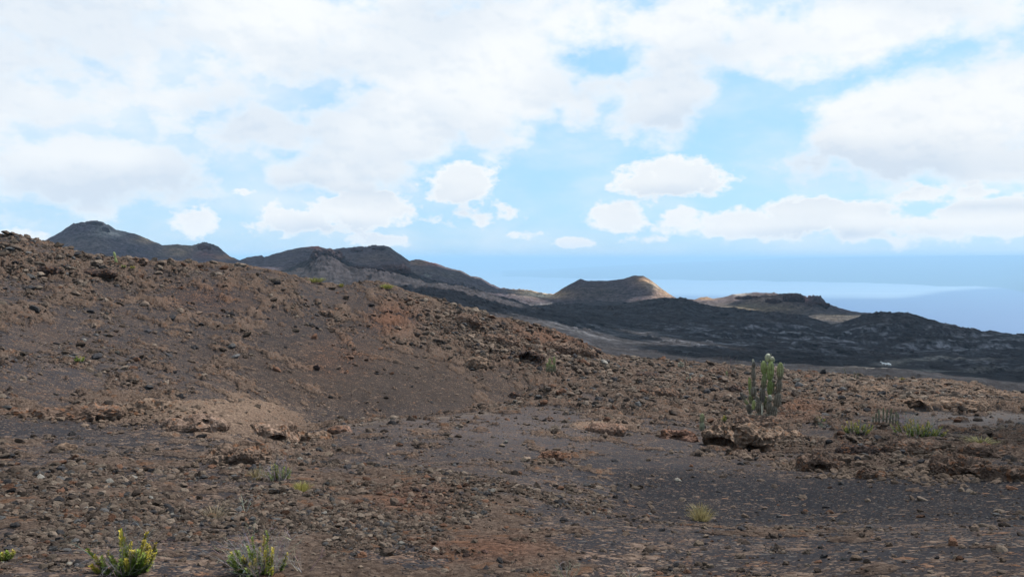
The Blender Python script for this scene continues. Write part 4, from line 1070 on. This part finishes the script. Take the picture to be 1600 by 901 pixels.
# ------------------------------------------------------------------ loose stones one can pick out
ROCKS = []
for i in range(9):
    me = rock_mesh("lava_stone", 3, 11.7+i*3.9, (1, .78+.12*(i % 3), .52+.12*(i % 4)), .36)
    me.materials.append(mat_so); ROCKS.append(me)
NAMES = {}
placed = []
tries = 0
while len(placed) < 170 and tries < 20000:
    tries += 1
    px = random.uniform(5, 1595); py = 655+(random.random()**.75)*240
    az = float(px_az(px)); p = spot(px, py)
    r = math.hypot(p.x, p.y)
    if r > 40: continue
    c = int(np.searchsorted(AZ, az)); k_ = int(np.searchsorted(rows, r))
    if random.random() > .12+float(crust[k_, min(c, NC-1)]): continue
    if any(abs(px-q[0]) < 17 and abs(py-q[1]) < 10 for q in placed): continue
    spx = 8.5+min(8, random.expovariate(1/1.8)) + (1.5 if py > 780 else 0)
    placed.append((px, py, spx, p, r))
fixed = [(805, 742, 16, 'dark brown'), (600, 868, 24, 'dark brown'), (562, 870, 20, 'rust red'), (122, 722, 18, 'dark brown'), (108, 738, 16, 'dark brown'), (236, 736, 12, 'rust red'), (790, 692, 11, 'pale grey'),
         (1095, 852, 18, 'tan'), (1162, 872, 18, 'brown'), (1015, 862, 20, 'dark brown'), (1590, 765, 14, 'rust red'), (1498, 852, 16, 'rust red'), (1345, 875, 18, 'brown'), (885, 888, 22, 'dark brown'), (1062, 752, 11, 'pale grey')]
for (px, py, s, cn) in fixed:
    p = spot(px, py); placed.append((px, py, s, p, math.hypot(p.x, p.y), cn))
ORD = ['nearest', 'second', 'third', 'fourth', 'fifth', 'sixth', 'seventh', 'eighth', 'ninth', 'tenth', 'eleventh', 'twelfth']
LM = [(1152, 716, "the big undercut lava rock"), (402, 684, "the cracked tan dome"), (372, 726, "the pale crumbly mound"), (430, 750, "the grey twiggy shrub"), (468, 768, "the yellow-green grass tuft"),
      (186, 900, "the leftmost fern-like shrub"), (402, 905, "the twig-tangled green shrub"), (1098, 813, "the dry tuft on black ash"), (1290, 738, "the jagged dark outcrop"), (1512, 748, "the tall knobbly outcrop"),
      (866, 722, "the small reddish cluster rock"), (944, 678, "the wide smooth tan hump"), (330, 808, "the faint straw grass patch"), (888, 895, "the pale dry stalks"), (96, 706, "the rounded rock on grey ash"),
      (528, 678, "the small hump on the bowl rim"), (1440, 683, "the wide leafy shrub"), (1344, 679, "the smaller leafy shrub"), (470, 893, "the arching dead branches"), (1370, 752, "the small ragged outcrop"), (1064, 692, "the low reddish slab")]
info = []
for q in placed:
    px, py, spx, p, r = q[:5]
    cn = q[5] if len(q) > 5 else PAL[rng.choice(len(PAL), p=PW)][1]
    d = sorted((math.hypot(px-l[0], (py-l[1])*1.4), l) for l in LM)[0]
    l = d[1]; dx = px-l[0]; dy = (py-l[1])*1.4
    side = ("left of" if dx < 0 else "right of") if abs(dx) > abs(dy) else ("behind" if dy < 0 else "in front of")
    info.append([q, cn, l[2], side, d[0]])
cnt = {}
for it in sorted(info, key=lambda i: i[4]):
    q, cn, lm, side, dist_ = it
    key = (cn, lm, side); i = cnt.get(key, 0); cnt[key] = i+1
    px, py, spx, p, r = q[:5]
    o = bpy.data.objects.new("lava_stone", random.choice(ROCKS)); C.objects.link(o)
    s = spx*.5/FPX*r
    o.location = (p.x, p.y, p.z+s*.18); o.scale = (s, s*random.uniform(.75, 1), s*random.uniform(.75, 1.1))
    o.rotation_euler = (random.gauss(0, .3), random.gauss(0, .3), random.random()*6.28)
    cc_ = [c for c, n_ in PAL if n_ == cn][0]; f = random.uniform(.55, 1.0)
    o.color = (*[x*f for x in cc_], 1)
    which = ORD[min(i, 11)]
    lab = f"{cn} lava stone, nearest {side} {lm}" if i == 0 else f"{cn} lava stone, {which} nearest {side} {lm}"
    tag(o, lab, "stone", "loose lava stones on the near slope")

# ------------------------------------------------------------------ real clouds above, whose shade lies on the plain and the far hills
def cloud(gx, gy, rx, ry, seed, h=1000.0, gz=-40.0, n=14):
    k = h/math.tan(SUN_EL); cx = gx+k*math.sin(SUN_AZ); cy = gy+k*math.cos(SUN_AZ)
    rs = random.Random(seed); bm = bmesh.new()
    for i in range(n):
        a = rs.random()*6.28; q = math.sqrt(rs.random())*.72
        s = rs.uniform(.34, .55)
        mt = Matrix.Translation((math.cos(a)*q*rx, math.sin(a)*q*ry, rs.uniform(-.04, .12)*min(rx, ry))) @ Matrix.Diagonal((s*rx, s*ry, s*min(rx, ry)*.5, 1))
        bmesh.ops.create_icosphere(bm, subdivisions=3, radius=1, matrix=mt)
    o_ = Vector((seed, seed*2.1, 0))
    for v in bm.verts:
        f = min(rx, ry)
        nz_ = Vector((mnoise.noise(v.co*(4/f)+o_), mnoise.noise(v.co*(4/f)+o_*2+Vector((9, 0, 0))), mnoise.noise(v.co*(5/f)-o_)))
        v.co += nz_*f*.16
    me = bpy.data.meshes.new("cloud"); bm.to_mesh(me); bm.free()
    me.polygons.foreach_set('use_smooth', np.ones(len(me.polygons), bool)); me.materials.append(mat_cloud)
    return tag(link_obj("cloud", me, None, (cx, cy, gz+h)), kind='structure')
m_, nt, out = new_mat("cloud_white"); b = nt.node('ShaderNodeBsdfDiffuse'); b.inputs[0].default_value = (.92, .93, .95, 1)
t = nt.node('ShaderNodeBsdfTranslucent'); t.inputs[0].default_value = (.9, .92, .95, 1); ms = nt.node('ShaderNodeMixShader'); ms.inputs[0].default_value = .5
nt.link(b.outputs[0], ms.inputs[1]); nt.link(t.outputs[0], ms.inputs[2]); nt.link(ms.outputs[0], out.inputs[0]); mat_cloud = m_
def polar(px, r): a = float(px_az(px)); return r*math.sin(a), r*math.cos(a)
for (px, r, rx, ry, sd, n) in [(1200, 720, 230, 150, 3, 16), (1500, 680, 250, 170, 5, 16), (1060, 790, 150, 110, 8, 12), (1480, 420, 170, 90, 9, 12), (1720, 640, 240, 260, 31, 14), (1290, 1090, 110, 80, 44, 12), (800, 520, 130, 120, 47, 12),
                               (210, 1300, 240, 210, 14, 16), (560, 1230, 290, 210, 17, 16), (930, 1180, 120, 130, 21, 12), (590, 870, 250, 120, 26, 14)]:
    gx, gy = polar(px, r); cloud(gx, gy, rx, ry, sd, n=n)
cloud(57, -23, 62, 58, 40, gz=-5, n=16)             # its edge dims the black slope at the lower right

# ------------------------------------------------------------------ haze
def haze():
    X0, H, B = 100000.0, 140.0, -1001.0
    bm = bmesh.new(); bmesh.ops.create_cube(bm, size=1.0)
    for v in bm.verts: v.co = Vector((v.co.x*2*X0, v.co.y*2*X0, B if v.co.z < 0 else H))
    me = bpy.data.meshes.new("haze"); bm.to_mesh(me); bm.free()
    m, nt, out = new_mat("haze_air")
    pv = nt.node('ShaderNodeVolumePrincipled')
    pv.inputs['Color'].default_value = (.41, .69, 1.0, 1); pv.inputs['Density'].default_value = 5.2e-5; pv.inputs['Anisotropy'].default_value = 0.0
    nt.link(pv.outputs[0], out.inputs['Volume']); me.materials.append(m)
    return tag(link_obj("haze", me), kind='stuff')
haze()
